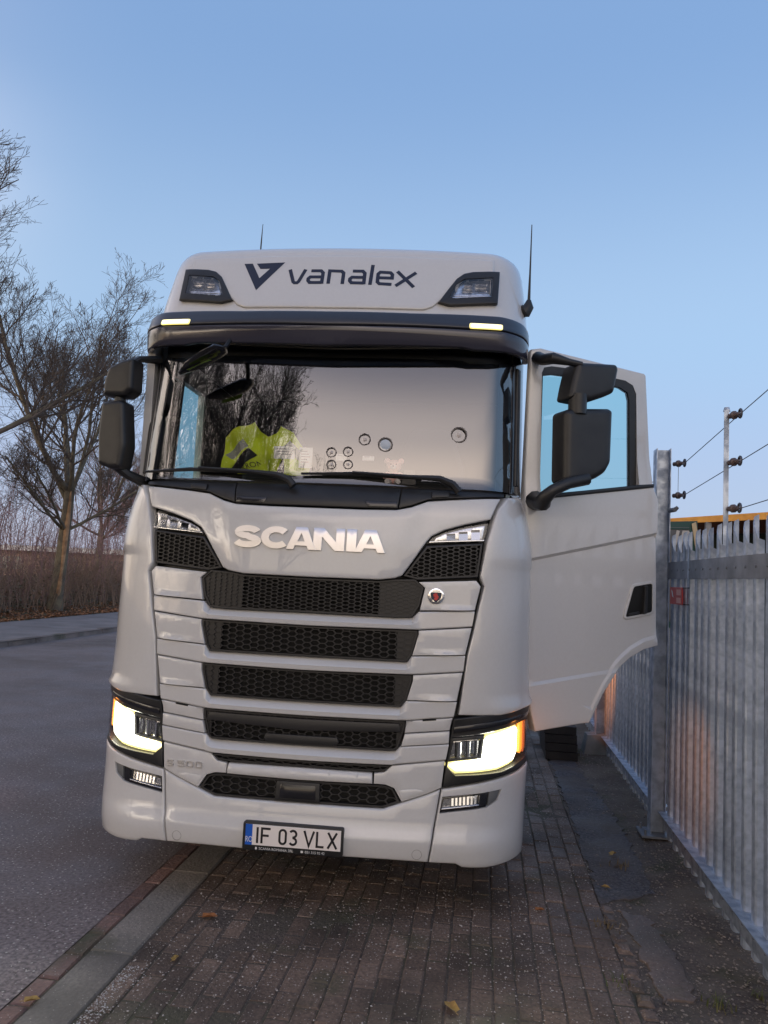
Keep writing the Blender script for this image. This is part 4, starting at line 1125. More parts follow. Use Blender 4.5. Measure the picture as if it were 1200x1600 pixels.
for s in (1, -1):
    S_ = (lambda P: P) if s > 0 else flip
    RL = [(1.015, 3.776), (.85, 3.758), (.795, 3.74), (.752, 3.70), (.698, 3.608), (.645, 3.513), (.715, 3.494), (1.005, 3.527)]
    RG = [(.975, 3.722), (.80, 3.698), (.755, 3.66), (.71, 3.556), (.748, 3.546), (.97, 3.576)]
    rl = panel('roof_lamp', S_(RL), BLACK, roof, mp=RF, d=.030, th=.05, gap=0, bev=.010, nb=3, step=.05, holes=[S_(RG)])
    panel('lamp_back', S_(RG), LAMPD, rl, mp=RF, d=.000, th=.005, gap=-.004, bev=0, nb=1)
    panel('reflector', S_([(.962, 3.708), (.81, 3.686), (.77, 3.655), (.735, 3.57), (.96, 3.59)]), REFL, rl, mp=RF, d=.008, th=.006, gap=0, bev=.002, step=.02)
    mb = MB()
    for (u, z, w, h) in ((.79, 3.60, .06, .035), (.87, 3.615, .07, .04), (.80, 3.652, .05, .03), (.87, 3.665, .07, .025)):
        mb.hexa([RF(s * u, z, .008), RF(s * (u + w), z, .008), RF(s * (u + w), z, .022), RF(s * u, z, .022), RF(s * u, z + h, .008), RF(s * (u + w), z + h, .008), RF(s * (u + w), z + h * .8, .016), RF(s * u, z + h * .8, .016)])
    mb.build('lens_module', REFL, rl, 0)
    panel('trim_strip', S_([(.73, 3.562), (.968, 3.589), (.968, 3.582), (.73, 3.553)]), CHROME, rl, mp=RF, d=.020, th=.008, gap=0, bev=.001)
    panel('lens', S_(RG), LENS, rl, mp=RF, d=.026, th=.001, gap=-.002, bev=0, nb=1)
    mb = MB(); pts = [RF(s * 1.008, z, .001) for z in (3.45, 3.6, 3.8, 3.86)]
# haulier's logo and name
LX = lambda px: -.616 + (px - 98) * .00109
LZ = lambda py: 3.800 - (py - 58) * .00133
logo = panel('haulier_logo', [(LX(a), LZ(b)) for a, b in ((98, 60), (150, 60), (208, 148), (262, 93), (203, 93), (175, 61), (347, 57), (202, 218))], NAVY, roof, mp=RF, d=.0155, th=.001, gap=0, bev=0, nb=1, step=.05)
mb = MB(); lw = 19
def lg(line, i=0, closed=False): ribbon(mb, [(a * .00109, -b * .00133) for a, b in line], lw * .0012, RF, .0155 + .0004 * i, .001, ox=-.616 - 98 * .00109, oz=3.800 + 58 * .00133, closed=closed)
lg([(385, 100), (415, 172), (424, 178), (438, 178), (447, 170), (478, 100)])
for x in (490, 733):
    lg([(x + 22, 108), (x + 80, 108), (x + 93, 120), (x + 93, 183)]); lg([(x + 93, 144), (x + 22, 144), (x + 11, 154), (x + 11, 165), (x + 22, 176), (x + 93, 176)], 1)
lg([(621, 183), (621, 108), (690, 110), (703, 120), (703, 184)])
lg([(868, 70), (862, 186)])
lg([(995 - 10, 183 - 3), (915, 178), (903, 168), (903, 122), (915, 111), (973, 113), (985, 124), (985, 144), (905, 144)])
lg([(1012, 104), (1112, 192)]); lg([(1120, 108), (1008, 188)], 1)
mb.build('haulier_name', NAVY, roof, 0)
# aerials
for (x, y, z0, z1, r) in ((-.60, .75, 3.95, 4.20, .006), (.66, .8, 3.955, 3.995, .010)):
    mb = MB(); mb.tube([(x, y, z0), (x + .003, y + .0, z0 + (z1 - z0) * .5), (x + .006, y, z1 - .01), (x + .007, y, z1)], [r, r * .8, r * .35, r * .4], 8); mb.build('aerial', BLACK, T)
mb = MB(); mb.tube([(1.17, .62, 3.56), (1.20, .60, 3.56), (1.215, .60, 3.585), (1.217, .6, 3.63)], [.035, .045, .035, .014], 10); mb.tube([(1.217, .6, 3.62), (1.219, .6, 3.80), (1.221, .6, 4.13)], [.010, .006, .003], 8)
mb.build('aerial', BLACK, T)

# ---- cab body and interior
mb = MB()
mb.box(-1.15, 1.15, .42, 2.25, .95, 1.30)            # floor
mb.box(-1.20, -1.15, .42, 2.25, .95, 2.42)           # left side below window
mb.box(-1.20, -1.15, 1.40, 2.25, 2.42, 3.37)
mb.box(-1.20, -1.15, .42, 1.40, 3.14, 3.37)
mb.box(-1.20, -1.15, .42, .56, 2.42, 3.14)
mb.box(1.15, 1.20, 1.42, 2.25, .95, 3.37)            # right side behind the door
mb.box(1.15, 1.20, .42, 1.42, 3.25, 3.37)
mb.box(-1.15, 1.15, 2.20, 2.25, 1.30, 3.37)          # rear wall
mb.build('cab_shell', PAINT, T, 0)
mb = MB(); mb.box(-1.147, 1.147, .50, 2.19, 3.30, 3.345); mb.box(-1.147, 1.147, 2.15, 2.197, 1.31, 3.29); mb.box(-1.148, -1.135, 1.42, 2.14, 1.31, 3.29); mb.box(1.135, 1.148, 1.45, 2.14, 1.31, 3.29); mb.build('cab_lining', INTER, T, 0)
o = panel('side_window', [(.56, 2.42), (1.40, 2.42), (1.40, 3.14), (.56, 3.14)], SIDEGL, T, mp=lambda u, z, d=0.: Vector((-1.175 - d, u, z)), th=.001, gap=0, bev=0, nb=1, step=.3)
dash = panel('dashboard', [(-1.10, .32), (1.10, .32), (1.08, .70), (.2, .80), (-1.08, .66)], INTER, T, mp=lambda u, v, d=0.: Vector((u, v + .07 * (u / .95) ** 2 * (1 if v < .5 else 0), 2.385 + d)), d=0, th=.7, gap=0, bev=.03, nb=3, step=.1)
for sx in (-.55, .60):
    st = panel('seat', rounded([(-.27, 1.45), (.27, 1.45), (.25, 2.65), (.14, 2.92), (-.14, 2.92), (-.25, 2.65)], .06), SEAT, T, mp=plane_map((sx, 1.30, 0), (1, 0, 0), (0, -1, 0)), th=.16, gap=0, bev=.05, nb=3, step=.15, back=True)
    mb = MB(); mb.hexa([(sx - .27, .82, 1.55), (sx + .27, .82, 1.55), (sx + .27, 1.24, 1.5), (sx - .27, 1.24, 1.5), (sx - .25, .84, 1.72), (sx + .25, .84, 1.72), (sx + .25, 1.24, 1.68), (sx - .25, 1.24, 1.68)]); mb.build('cushion', SEAT, st, 0)
mb = MB(); mb.tube([(.58 + .23 * math.cos(a), .78 + .10 * math.sin(a), 2.30 + .20 * math.sin(a)) for a in [2 * PI * k / 24 for k in range(25)]], .017, 8, cap=False); mb.tube([(.36, .78, 2.30), (.80, .78, 2.30)], .02, 6); mb.tube([(.58, .78, 2.3), (.58, .9, 2.0)], .04, 8); mb.build('steering_wheel', INTER, T)
# chassis and wheels
mb = MB()
for s in (-1, 1): mb.box(s * .42 - .04, s * .42 + .04, .5, 6.3, .62, .88)
for y in (1.0, 3.0, 4.6, 6.0): mb.box(-.38, .38, y, y + .12, .66, .84)
mb.build('chassis_frame', BLACK, T, 0)
mb = MB(); mb.hexa([(-.62, .55, .48), (.62, .55, .48), (.62, 2.1, .48), (-.62, 2.1, .48), (-.7, .45, .94), (.7, .45, .94), (.7, 2.15, .94), (-.7, 2.15, .94)]); mb.build('engine_shade_box', RUBBER, T, 0)  # unseen engine bulk, added with the axle to block light from behind
mb = MB(); mb.tube([(-.92, 1.42, .5), (-.5, 1.42, .42), (.5, 1.42, .42), (.92, 1.42, .5)], .07, 8); mb.build('axle', BLACK, T)
for s in (-1, 1):
    mb = MB(); x0, x1 = sorted((s * .80, s * 1.20))
    mb.box(x0, x1, .60, .86, .36, .94); mb.build('step_well', BLACK, T, 0)  # unseen entry-step boxes, added to keep the ground below the cab dark
for (x, y, w) in ((-1.08, 1.42, .30), (1.08, 1.42, .30), (-.95, 5.1, .58), (.95, 5.1, .58)):
    mb = MB(); prof = [(.30, -w / 2 + .02), (.44, -w / 2), (.50, -w / 2 + .03), (.515, -w / 2 + .07), (.515, w / 2 - .07), (.50, w / 2 - .03), (.44, w / 2), (.30, w / 2 - .02)]
    mb.lathe(prof, 40, 'X', (x, y, .515)); wh = mb.build('wheel', RUBBER, T)
    mb = MB(); mb.lathe([(.30, -w / 2 + .05), (.28, -w / 2 + .03), (.14, -.02), (.12, .02), (.28, w / 2 - .03), (.30, w / 2 - .05)], 24, 'X', (x, y, .515)); mb.build('rim', SILVER, wh)
# wipers
def wiper(pts, arm):
    mb = MB()
    P = [F(u, z, .03) for u, z in pts]
    mb.tube(P, [.007] + [.012] * (len(P) - 2) + [.009], 6)
    P = [F(u, z, dd) for u, z, dd in arm]; mb.tube(P, [.008, .012, .018, .022, .024][:len(P)], 8)
    mb.build('wiper', BLACK, T)
wiper([(-1.09, 2.400), (-.78, 2.412), (-.42, 2.404), (-.28, 2.398)], [(-.72, 2.420, .05), (-.40, 2.404, .052), (-.235, 2.388, .055), (-.165, 2.36, .05), (-.135, 2.325, .03)])
wiper([(-.10, 2.402), (.22, 2.412), (.50, 2.404), (.60, 2.402)], [(.20, 2.418, .05), (.53, 2.404, .052), (.70, 2.402, .055), (.775, 2.372, .05), (.815, 2.33, .03)])

# ---- mirrors
def pm3(y): return plane_map((0, y, 0), (1, 0, 0), (0, -1, 0))
_lo = plane_map((-1.33, .20, 0), (.985, -.17, 0), (-.17, -.985, 0))
LMM = lambda u, z, d=0.: _lo(u + 1.33, z, d)
mr = panel('mirror', rounded([(-1.392, 2.800), (-1.375, 2.818), (-1.26, 2.828), (-1.235, 2.81), (-1.205, 2.55), (-1.225, 2.405), (-1.30, 2.402), (-1.385, 2.43), (-1.40, 2.6)], .02), BLACK, T, mp=LMM, th=.12, gap=0, bev=.03, nb=4, step=.06, back=True)
panel('upper_housing', rounded([(-1.388, 2.94), (-1.36, 3.035), (-1.26, 3.078), (-1.19, 3.088), (-1.185, 2.89), (-1.235, 2.85), (-1.385, 2.857)], .02), BLACK, mr, mp=LMM, th=.12, gap=0, bev=.03, nb=4, step=.06, back=True)
mb = MB(); mb.tube([(-1.29, .26, 2.80), (-1.29, .26, 2.9)], .035, 10); mb.build('neck', BLACK, mr)
mb = MB(); mb.tube([(-1.25, .26, 3.06), (-1.20, .30, 3.11), (-1.12, .42, 3.14)], [.022, .02, .03], 8); mb.build('arm', BLACK, mr)
mb = MB(); mb.tube([(-1.28, .26, 2.43), (-1.22, .29, 2.38), (-1.16, .38, 2.35), (-1.12, .46, 2.34)], [.035, .03, .035, .045], 8); mb.build('arm', BLACK, mr)
# kerb-view mirror hanging in front of the windscreen
mb = MB()
kp = [(-.86, .10, 2.975), (-.80, .07, 3.005), (-.70, .045, 3.05), (-.62, .035, 3.09), (-.57, .045, 3.105)]
ring = []
for i, (x, y, z) in enumerate(kp):
    w = [.015, .045, .062, .06, .03][i]; hh = [.008, .022, .03, .03, .014][i]
    for k in range(12):
        a = 2 * PI * k / 12
        mb.v.append((x + .25 * hh * math.sin(a), y + w * 1.35 * math.cos(a), z + hh * math.sin(a) - .2 * w * math.cos(a)))
for i in range(4):
    for k in range(12):
        a, b = i * 12 + k, i * 12 + (k + 1) % 12; mb.f.append((a, b, b + 12, a + 12))
mb.f += [tuple(reversed(range(12))), tuple(48 + k for k in range(12))]
km = mb.build('kerb_mirror', BLACKG, T, 60)
mb = MB(); mb.tube([(-.60, .05, 3.10), (-.585, .09, 3.14), (-.58, .14, 3.19)], [.016, .014, .016], 8); mb.build('arm', BLACK, km)
mb = MB(); mb.add([(-.79, .015, 2.973), (-.70, -.01, 3.005), (-.65, -.01, 3.03), (-.64, .02, 3.035), (-.72, .03, 3.005), (-.78, .04, 2.977)], [(0, 1, 2, 3, 4, 5)]); mb.build('mirror_glass', mat('mirror_lime_reflection', (.30, .5, .05), .15, .5), km, 0)  # yellow-green reflection put into the mirror glass colour

# ---- open door
H0 = (1.2, .45); TH = math.radians(65)
DM = plane_map((H0[0], H0[1], 0), (math.sin(TH), math.cos(TH), 0), (math.cos(TH), -math.sin(TH), 0))
DO = [(.045, 3.262), (.055, 3.28), (.11, 3.291), (.34, 3.274), (.89, 3.232), (.904, 3.22), (.947, 2.501), (.955, 2.47), (.986, 2.409), (1.005, 1.9), (1.012, 1.466), (.904, 1.439), (.805, 1.389), (.74, 1.34), (.688, 1.29), (.594, 1.16), (.503, .993), (.45, .985), (.134, .946), (.083, 1.118), (.06, 1.3), (.05, 1.9), (.023, 2.319)]
DW = [(.119, 3.134), (.135, 3.17), (.189, 3.185), (.342, 3.189), (.742, 3.165), (.80, 3.14), (.826, 3.088), (.84, 2.484), (.122, 2.367)]
def arch(u): return lerp(u, [.503, .594, .688, .74, .805, .904, 1.012], [.993, 1.16, 1.29, 1.34, 1.389, 1.439, 1.466])
def dd(u, z):
    zc = 1.955 + .23 * u
    a = lerp(z - zc, [-.012, .008, .25], [0, .022, .026]) if z < zc + .3 else .026 * max(0, 1 - (z - zc - .3) / .2)
    zr = 1.22 + .14 * u
    a += lerp(z - zr, [-.05, -.02, .0], [.012, .012, 0])
    if u > .45: a += .016 * max(0, min(1, (arch(u) + .07 - z) / .02)) * min(1, (u - .45) / .06)
    return a - .02 * max(0, (z - 2.6)) - .03 * max(0, (.10 - u) / .1)
door = panel('door', DO, PAINT, T, mp=DM, dfun=dd, th=.06, gap=0, bev=.010, nb=3, step=.04, zstep=.04, smooth=26, holes=[DW], back=False, lines=[[(u_ / 40, 1.955 + .23 * u_ / 40 + o_) for u_ in range(1, 42)] for o_ in (-.012, .008)] + [[(u_ / 40, 1.22 + .14 * u_ / 40 + o_) for u_ in range(1, 42)] for o_ in (-.05, -.02, .0)] + [[(u_ / 60, arch(u_ / 60) + o_) for u_ in range(31, 61)] for o_ in (.05, .07)])
panel('inner_panel', [(.06, 1.0), (.48, 1.03), (.70, 1.33), (.98, 1.50), (.96, 2.45), (.06, 2.32)], INTER, door, mp=DM, d=-.061, th=.06, gap=.01, bev=.01, nb=2, step=.2, back=True)
panel('window_seal', DW, BLACK, door, mp=DM, d=-.012, th=.03, gap=-.002, bev=0, nb=1, holes=[[(.128, 3.118), (.20, 3.135), (.345, 3.138), (.70, 3.115), (.76, 3.09), (.775, 3.04), (.79, 2.478), (.129, 2.372)]])
panel('window_glass', DW, SIDEGL, door, mp=DM, d=-.02, th=.001, gap=-.001, bev=0, nb=1, step=.2)
panel('sill_trim', [(.031, 2.325), (.947, 2.478), (.947, 2.502), (.84, 2.488), (.031, 2.352)], BLACK, door, mp=DM, d=.034, th=.05, gap=0, bev=.008, nb=2)
hd = panel('handle', rounded([(.822, 1.836), (.965, 1.862), (.968, 1.678), (.762, 1.640)], .018), GRILLEB, door, mp=DM, d=.006, th=.01, gap=0, bev=.003)
HP = rounded([(.822, 1.836), (.965, 1.862), (.968, 1.678), (.762, 1.640)], .018)
q = HP if area(HP) > 0 else list(reversed(HP))
panel('handle_rim', offset(q, -.016), PAINT, hd, mp=DM, d=.010, th=.012, gap=0, bev=.006, nb=2, holes=[HP], step=.03)
panel('grip', rounded([(.895, 1.842), (.918, 1.846), (.915, 1.668), (.885, 1.663)], .008), BLACK, hd, mp=DM, d=.030, th=.03, gap=0, bev=.006, nb=2)
panel('lock_plate', rounded([(.788, 1.665), (.868, 1.68), (.870, 1.660), (.79, 1.648)], .006), GRILLE, hd, mp=DM, d=.012, th=.01, gap=0, bev=.003)
# main mirror on the door, standing off towards the viewer
dm = panel('door_mirror', rounded([(.133, 2.845), (.17, 2.868), (.444, 2.899), (.468, 2.883), (.462, 2.572), (.426, 2.508), (.363, 2.466), (.236, 2.416), (.138, 2.433)], .022), BLACK, door, mp=DM, d=.255, th=.15, gap=0, bev=.04, nb=5, step=.05, back=True)
panel('upper_housing', rounded([(.205, 3.152), (.485, 3.176), (.502, 3.150), (.472, 2.999), (.405, 2.965), (.294, 2.922), (.157, 2.929), (.173, 3.018)], .02), BLACK, dm, mp=DM, d=.255, th=.15, gap=0, bev=.035, nb=5, step=.05, back=True)
mb = MB(); mb.tube([DM(.23, 2.84, .22), DM(.23, 2.96, .22)], .055, 12); mb.build('neck', BLACK, dm)
mb = MB(); mb.tube([DM(.30, 2.46, .23), DM(.16, 2.42, .25), DM(.06, 2.37, .25), DM(.03, 2.33, .22), DM(.03, 2.30, .19), DM(.06, 2.31, .10), DM(.08, 2.33, .02)], [.04, .036, .034, .042, .05, .05, .06], 10); mb.build('arm', BLACK, dm)
mb = MB(); mb.tube([DM(.24, 3.14, .24), DM(.16, 3.15, .22), DM(.07, 3.165, .2), DM(.06, 3.18, .10), DM(.08, 3.22, .0)], [.018, .022, .035, .035, .04], 10); mb.build('arm', BLACK, dm)
# ---- lamps' own light
def spot(name, loc, target, e, col, ang, blend=.6, r=.05):
    l = bpy.data.lights.new(name, 'SPOT'); l.energy = e; l.color = col; l.spot_size = math.radians(ang); l.spot_blend = blend; l.shadow_soft_size = r
    o = bpy.data.objects.new(name, l); link(o, T); o.location = loc
    o.rotation_euler = (Vector(target) - Vector(loc)).to_track_quat('-Z', 'Y').to_euler()
def point(name, loc, e, col, r=.03):
    l = bpy.data.lights.new(name, 'POINT'); l.energy = e; l.color = col; l.shadow_soft_size = r
    o = bpy.data.objects.new(name, l); link(o, T); o.location = loc
for s in (1, -1):
    spot('low_beam', (s * 1.12, .02, .90), (s * 1.5, -8, 0.2), 22, (1, .97, .80), 110, .8)
    spot('indicator_light', (s * 1.33, .30, .93), (s * 2.5, 1.05, .60), 24, (1, .28, .03), 50, 1.0, .04)
    point('indicator_glow', (s * 1.36, .30, .95), .35, (1, .33, .05))
spot('side_marker_light', (1.30, 3.9, .95), (2.6, 4.6, .80), 85, (1, .28, .03), 60, .9, .04)
mb = MB(); mb.box(1.22, 1.27, 3.84, 3.96, .92, .98); mb.build('side_marker', AMBER, T, 0)
mb = MB(); mb.box(.46, 1.22, 2.4, 3.9, .45, 1.05); o = mb.build('fuel_tank', SILVER, T, 0)
mb = MB(); mb.box(-1.22, -.46, 2.4, 3.9, .45, 1.05); o = mb.build('fuel_tank', SILVER, T, 0)

# ---- things behind the windscreen
def inw(x, z, off): p = F(x, z, -off); return TRUCK.location + Matrix.Rotation(math.radians(2.015), 3, 'Z') @ p
RT = Matrix.Rotation(math.radians(2.015), 3, 'Z')
def world_pt(v): return TRUCK.location + RT @ Vector(v)
def sphere(mb, c, r, n=12, m=8, sc_=(1, 1, 1)):
    b0 = len(mb.v)
    for j in range(m + 1):
        t = PI * j / m
        for i in range(n):
            a = 2 * PI * i / n
            mb.v.append((c[0] + r * sc_[0] * math.sin(t) * math.cos(a), c[1] + r * sc_[1] * math.sin(t) * math.sin(a), c[2] + r * sc_[2] * math.cos(t)))
    for j in range(m):
        for i in range(n):
            a, b = b0 + j * n + i, b0 + j * n + (i + 1) % n
            mb.f.append((a, a + n, b + n, b))
td = empty('teddy_bear', world_pt((.415, .42, 2.386)), math.radians(2)); tag(td, 'small pink plush bear on the dashboard behind the windscreen', 'plush toy')
mb = MB(); sphere(mb, (0, 0, .045), .045, 14, 10, (1, .85, 1.05)); bdy = mb.build('body', PINK, td)
mb = MB(); sphere(mb, (0, -.005, .118), .042, 14, 10, (1.1, .95, .95)); hdm = mb.build('head', PINK, td)
mb = MB(); sphere(mb, (-.043, .0, .150), .019, 10, 6, (1, .6, 1)); sphere(mb, (.043, 0, .150), .019, 10, 6, (1, .6, 1)); mb.build('ear', PINK, hdm)
mb = MB(); sphere(mb, (0, -.043, .108), .017, 10, 6, (1.1, .7, .8)); mb.build('muzzle', PINKL, hdm)
mb = MB(); sphere(mb, (-.017, -.043, .124), .005, 8, 5); sphere(mb, (.017, -.043, .124), .005, 8, 5); sphere(mb, (0, -.055, .112), .006, 8, 5); mb.build('eye', INK, hdm)
for s in (-1, 1):
    mb = MB(); mb.tube([(s * .035, -.01, .07), (s * .05, -.028, .055), (s * .052, -.04, .045)], [.014, .016, .014], 8); mb.build('arm', PINK, td)
    mb = MB(); mb.tube([(s * .02, -.02, .02), (s * .03, -.05, .016), (s * .033, -.062, .018)], [.018, .019, .017], 8); mb.build('leg', PINKL, td)
def cupring(x, z, r, label, inner=None):
    c = F(x, z, .004); mb = MB()
    ctr = world_pt(c)
    mb.tube([(r * math.cos(a), 0, r * math.sin(a)) for a in [2 * PI * k / 20 for k in range(21)]], r * .12, 6, cap=False)
    o = empty('suction_cup', ctr, math.radians(2)); tag(o, label, 'suction cup', 'suction cups stuck to the windscreen')
    mb.build('rim', CUP, o)
    k_ = .80 if inner else .34
    mb = MB(); mb.lathe([(.0001, -.003), (r * k_ * .6, -.002), (r * k_, .001), (r * k_, .004)], 16, 'Y'); mb.build('disc', inner or MATS.get('cup_hub') or mat('cup_hub', (.55, .5, .48), .4), o)
cupring(.254, 2.625, .033, 'thin ringed suction cup, leftmost of the three single cups')
cupring(.377, 2.598, .040, 'suction cup with pale blue centre above the pink bear', mat('cup_blue', (.45, .52, .62), .3))
cupring(.805, 2.677, .044, 'large dark ringed suction cup at the right of the windscreen')
cupring(.063, 2.540, .028, 'upper left suction cup of the toll box holder')
cupring(.161, 2.547, .028, 'upper right suction cup of the toll box holder')
cupring(.068, 2.466, .026, 'lower left suction cup of the toll box holder')
cupring(.166, 2.470, .026, 'lower right suction cup of the toll box holder')
def card(x0, x1, z0, z1, label, name='paper_card', cat='card', m=PAPER, lines=3):
    c = F((x0 + x1) / 2, (z0 + z1) / 2, -.03); w, h = (x1 - x0) / 2, (z1 - z0) / 2
    o = empty(name, world_pt(c), math.radians(2)); tag(o, label, cat)
    mb = MB(); mb.box(-w, w, 0, .003, -h, h); mb.build('sheet', m, o, 0)
    if lines:
        mb = MB()
        for k in range(lines): mb.box(-w * .7, w * (.2 + .5 * ((k * 7) % 3) / 2), -.0012, -.0002, h * (.6 - 1.3 * k / lines) - .003, h * (.6 - 1.3 * k / lines) + .003)
        mb.build('print', mat('grey_print', (.35, .35, .37), .8) if 'grey_print' not in MATS else MATS['grey_print'], o, 0)
    return o
card(-.291, -.164, 2.498, 2.573, 'white landscape card behind the windscreen left of centre')
card(-.135, -.055, 2.447, 2.569, 'tall white printed card behind the windscreen', lines=5)
card(.245, .315, 2.503, 2.531, 'small white sticker behind the windscreen left of the pink bear', 'sticker', 'sticker', lines=1)
card(.086, .150, 2.496, 2.537, 'white toll box held between four suction cups', 'toll_box', 'toll box', lines=1)
mb = MB(); mb.hexa([(-.045, -.012, 0), (.045, -.012, 0), (.045, .012, 0), (-.045, .012, 0), (-.03, -.008, .09), (.03, -.008, .09), (.03, .012, .09), (-.03, .012, .09)])
o = mb.build('phone_holder', CUP, None, 0, loc=world_pt((.512, .40, 2.39))); tag(o, 'grey holder standing on the dashboard right of the pink bear', 'holder')
# hi-vis vest draped over the passenger side of the dashboard
vs = empty('safety_vest', world_pt((-.42, .46, 2.40)), math.radians(2)); tag(vs, 'lime yellow safety vest with dark lettering hung behind the windscreen', 'vest')
vm = lambda u, z, d=0.: Vector((u, .028 * math.sin(u * 34 + z * 15) + .02 * math.sin(z * 31 - u * 12) - d, z))
panel('cloth', [(-.25, .03), (-.215, .03), (-.17, .12), (-.10, .20), (-.02, .14), (.0, .05), (.09, .03), (.125, .15), (.15, .03), (.31, .03), (.31, .14), (.24, .23), (.19, .30), (.10, .345), (.07, .30), (.03, .27), (-.02, .30), (-.06, .36), (-.16, .33), (-.25, .26), (-.26, .12)], VEST, vs, mp=vm, th=.006, gap=0, bev=.001, nb=1, step=.03)
panel('pocket', [(-.16, .03), (.03, .03), (.04, .12), (-.02, .155)], VEST, vs, mp=vm, d=.03, th=.01, gap=0, bev=.002, step=.04)
panel('stripe', [(-.25, .15), (-.20, .12), (-.10, .21), (-.13, .25)], VESTS, vs, mp=vm, d=.004, th=.002, gap=0, bev=0, nb=1, step=.04)
panel('stripe', [(.12, .21), (.17, .25), (.30, .13), (.30, .07)], VESTS, vs, mp=vm, d=.004, th=.002, gap=0, bev=0, nb=1, step=.04)
ca, sa = math.cos(.35), math.sin(.35)
text_mesh('lettering', 'KRONE', .045, NAVY, vs, lambda u, z, d=0.: vm(-.115 + u * ca - (z) * sa, .045 + u * sa + z * ca, .033), 0, 0, 0)
# ------------------------------------------------------------------ trees
BARK = mat('bark', (.20, .17, .11), .9, c2=(.11, .09, .07), scale=5, bump=.6, bscale=30)
TWIG = mat('twig_bark', (.15, .115, .09), .9, c2=(.09, .07, .06), scale=3)
SCAR = mat('peeled_wood', (.50, .30, .16), .8, c2=(.26, .15, .08), scale=5, bump=.2)
BUSH = mat('bare_brush', (.27, .18, .12), .9, c2=(.16, .105, .075), scale=.8)
BUSHR = mat('reddish_twigs', (.34, .19, .17), .9, c2=(.24, .14, .13), scale=1.5)
IVY = mat('ivy_leaf', (.10, .10, .045), .6, c2=(.14, .095, .06), scale=2)

def grow(rng, base, height, r0, spread, fork, lean=(0, 0), depth=5, limb=(.42, .62)):
    """returns (trunk MB, crown MB): trunk and main limbs thick, twigs thin"""
    tr, cr = MB(), MB()
    cnt = [0]
    def branch(p, d, L, r, lvl):
        nseg = 7 if lvl <= 1 else (5 if lvl == 2 else (4 if lvl == 3 else 3))
        pts = [p.copy()]; rad = [r]; q = p.copy(); dirv = d.copy()
        end = r * (.42 if lvl < 3 else .35)
        for i in range(nseg):
            j = .10 + .05 * lvl
            dirv = (dirv + Vector((rng.uniform(-j, j), rng.uniform(-j, j), rng.uniform(-j * .6, j) + (.045 if lvl > 0 else 0)))).normalized()
            q = q + dirv * (L / nseg)
            pts.append(q.copy()); rad.append(max(.0048, r + (end - r) * (i + 1) / nseg))
        (tr if lvl <= 1 else cr).tube(pts, rad, {0: 9, 1: 7, 2: 5, 3: 4}.get(lvl, 3), cap=lvl < 2)
        cnt[0] += 1
        if lvl >= depth: return
        nch = {0: 0, 1: 9, 2: 7, 3: 5, 4: 4}.get(lvl, 3)
        for k in range(nch):
            t = rng.uniform(.18, 1.0) if lvl > 1 else rng.uniform(.22, 1.0)
            i = min(len(pts) - 2, int(t * nseg)); f = t * nseg - i
            bp = pts[i].lerp(pts[i + 1], min(1, f)); bd = (pts[i + 1] - pts[i]).normalized()
            side = bd.orthogonal().normalized(); side.rotate(Matrix.Rotation(rng.uniform(0, 2 * PI), 3, bd))
            ang = rng.uniform(.45, 1.0)
            nd = (bd * math.cos(ang) + side * math.sin(ang)); nd.z = nd.z * .85 + .10; nd.normalize()
            branch(bp, nd, L * rng.uniform(*limb) * (1.15 - .45 * t), rad[i] * rng.uniform(.38, .58), lvl + 1)
    # trunk
    p = Vector(base); pts = [p.copy()]; rad = [r0 * 1.35]; n = 6
    for i in range(n):
        p = p + Vector((lean[0] + rng.uniform(-.03, .03), lean[1] + rng.uniform(-.03, .03), 1)) * (fork / n)
        pts.append(p.copy()); rad.append(r0 * (1.08 - .25 * (i + 1) / n))
    tr.tube(pts, rad, 11)
    nl = 7
    for k in range(nl):
        a = 2 * PI * k / nl + rng.uniform(-.4, .4)
        tilt = rng.uniform(.25, 1.05) * spread if k else .08
        d = Vector((math.sin(tilt) * math.cos(a), math.sin(tilt) * math.sin(a), math.cos(tilt)))
        branch(pts[-1] - Vector((0, 0, rng.uniform(0, fork * .12))), d, (height - fork) * rng.uniform(.75, 1.0), r0 * rng.uniform(.34, .52), 1)
    for k in range(3):
        t = rng.uniform(.7, .95); a = rng.uniform(0, 2 * PI)
        d = Vector((math.cos(a), math.sin(a), .35)).normalized()
        i = min(n - 1, int(t * n)); branch(pts[i], d, (height - fork) * .55, r0 * .3, 1)
    return tr, cr, pts
def tree(base, seed, height, r0, spread, fork, label, lean=(0, 0), scar=False, group=None, depth=5):
    rng = random.Random(seed)
    tr, cr, pts = grow(rng, (0, 0, 0), height, r0, spread, fork, lean, depth)
    t = empty('bare_tree', base); tag(t, label, 'tree', group)
    trunk = tr.build('trunk', BARK, t, 60); crown = cr.build('crown', TWIG, t, 0)
    if scar:
        mb = MB()
        for a, b in zip(pts[2:], pts[3:]): pass
        P = [Vector(q) + Vector((.125, -.125, 0)) for q in pts[1:]]
        mb.tube([P[0] + Vector((0, 0, -.2))] + P, [.02, .085, .05, .075, .09, .06, .03][:len(P) + 1], 7); mb.build('bark_scar', SCAR, trunk, 40)
    return t
def retree(src, base, rz, s, label):
    t = empty('bare_tree', base, rz); t.scale = (s, s, s); tag(t, label, 'tree', 'street trees on the far verge')
    for ch in src.children:
        if ch.name.startswith('bark'): continue
        c = ch.copy(); COL.objects.link(c); c.parent = t
    return t
GRP = 'street trees on the far verge'
t1 = tree((-14.0, 24.0, .15), 11, 10.2, .20, .95, 4.0, 'bare tree with a peeled pale strip down its trunk beyond the road', (.05, .0), True, GRP)
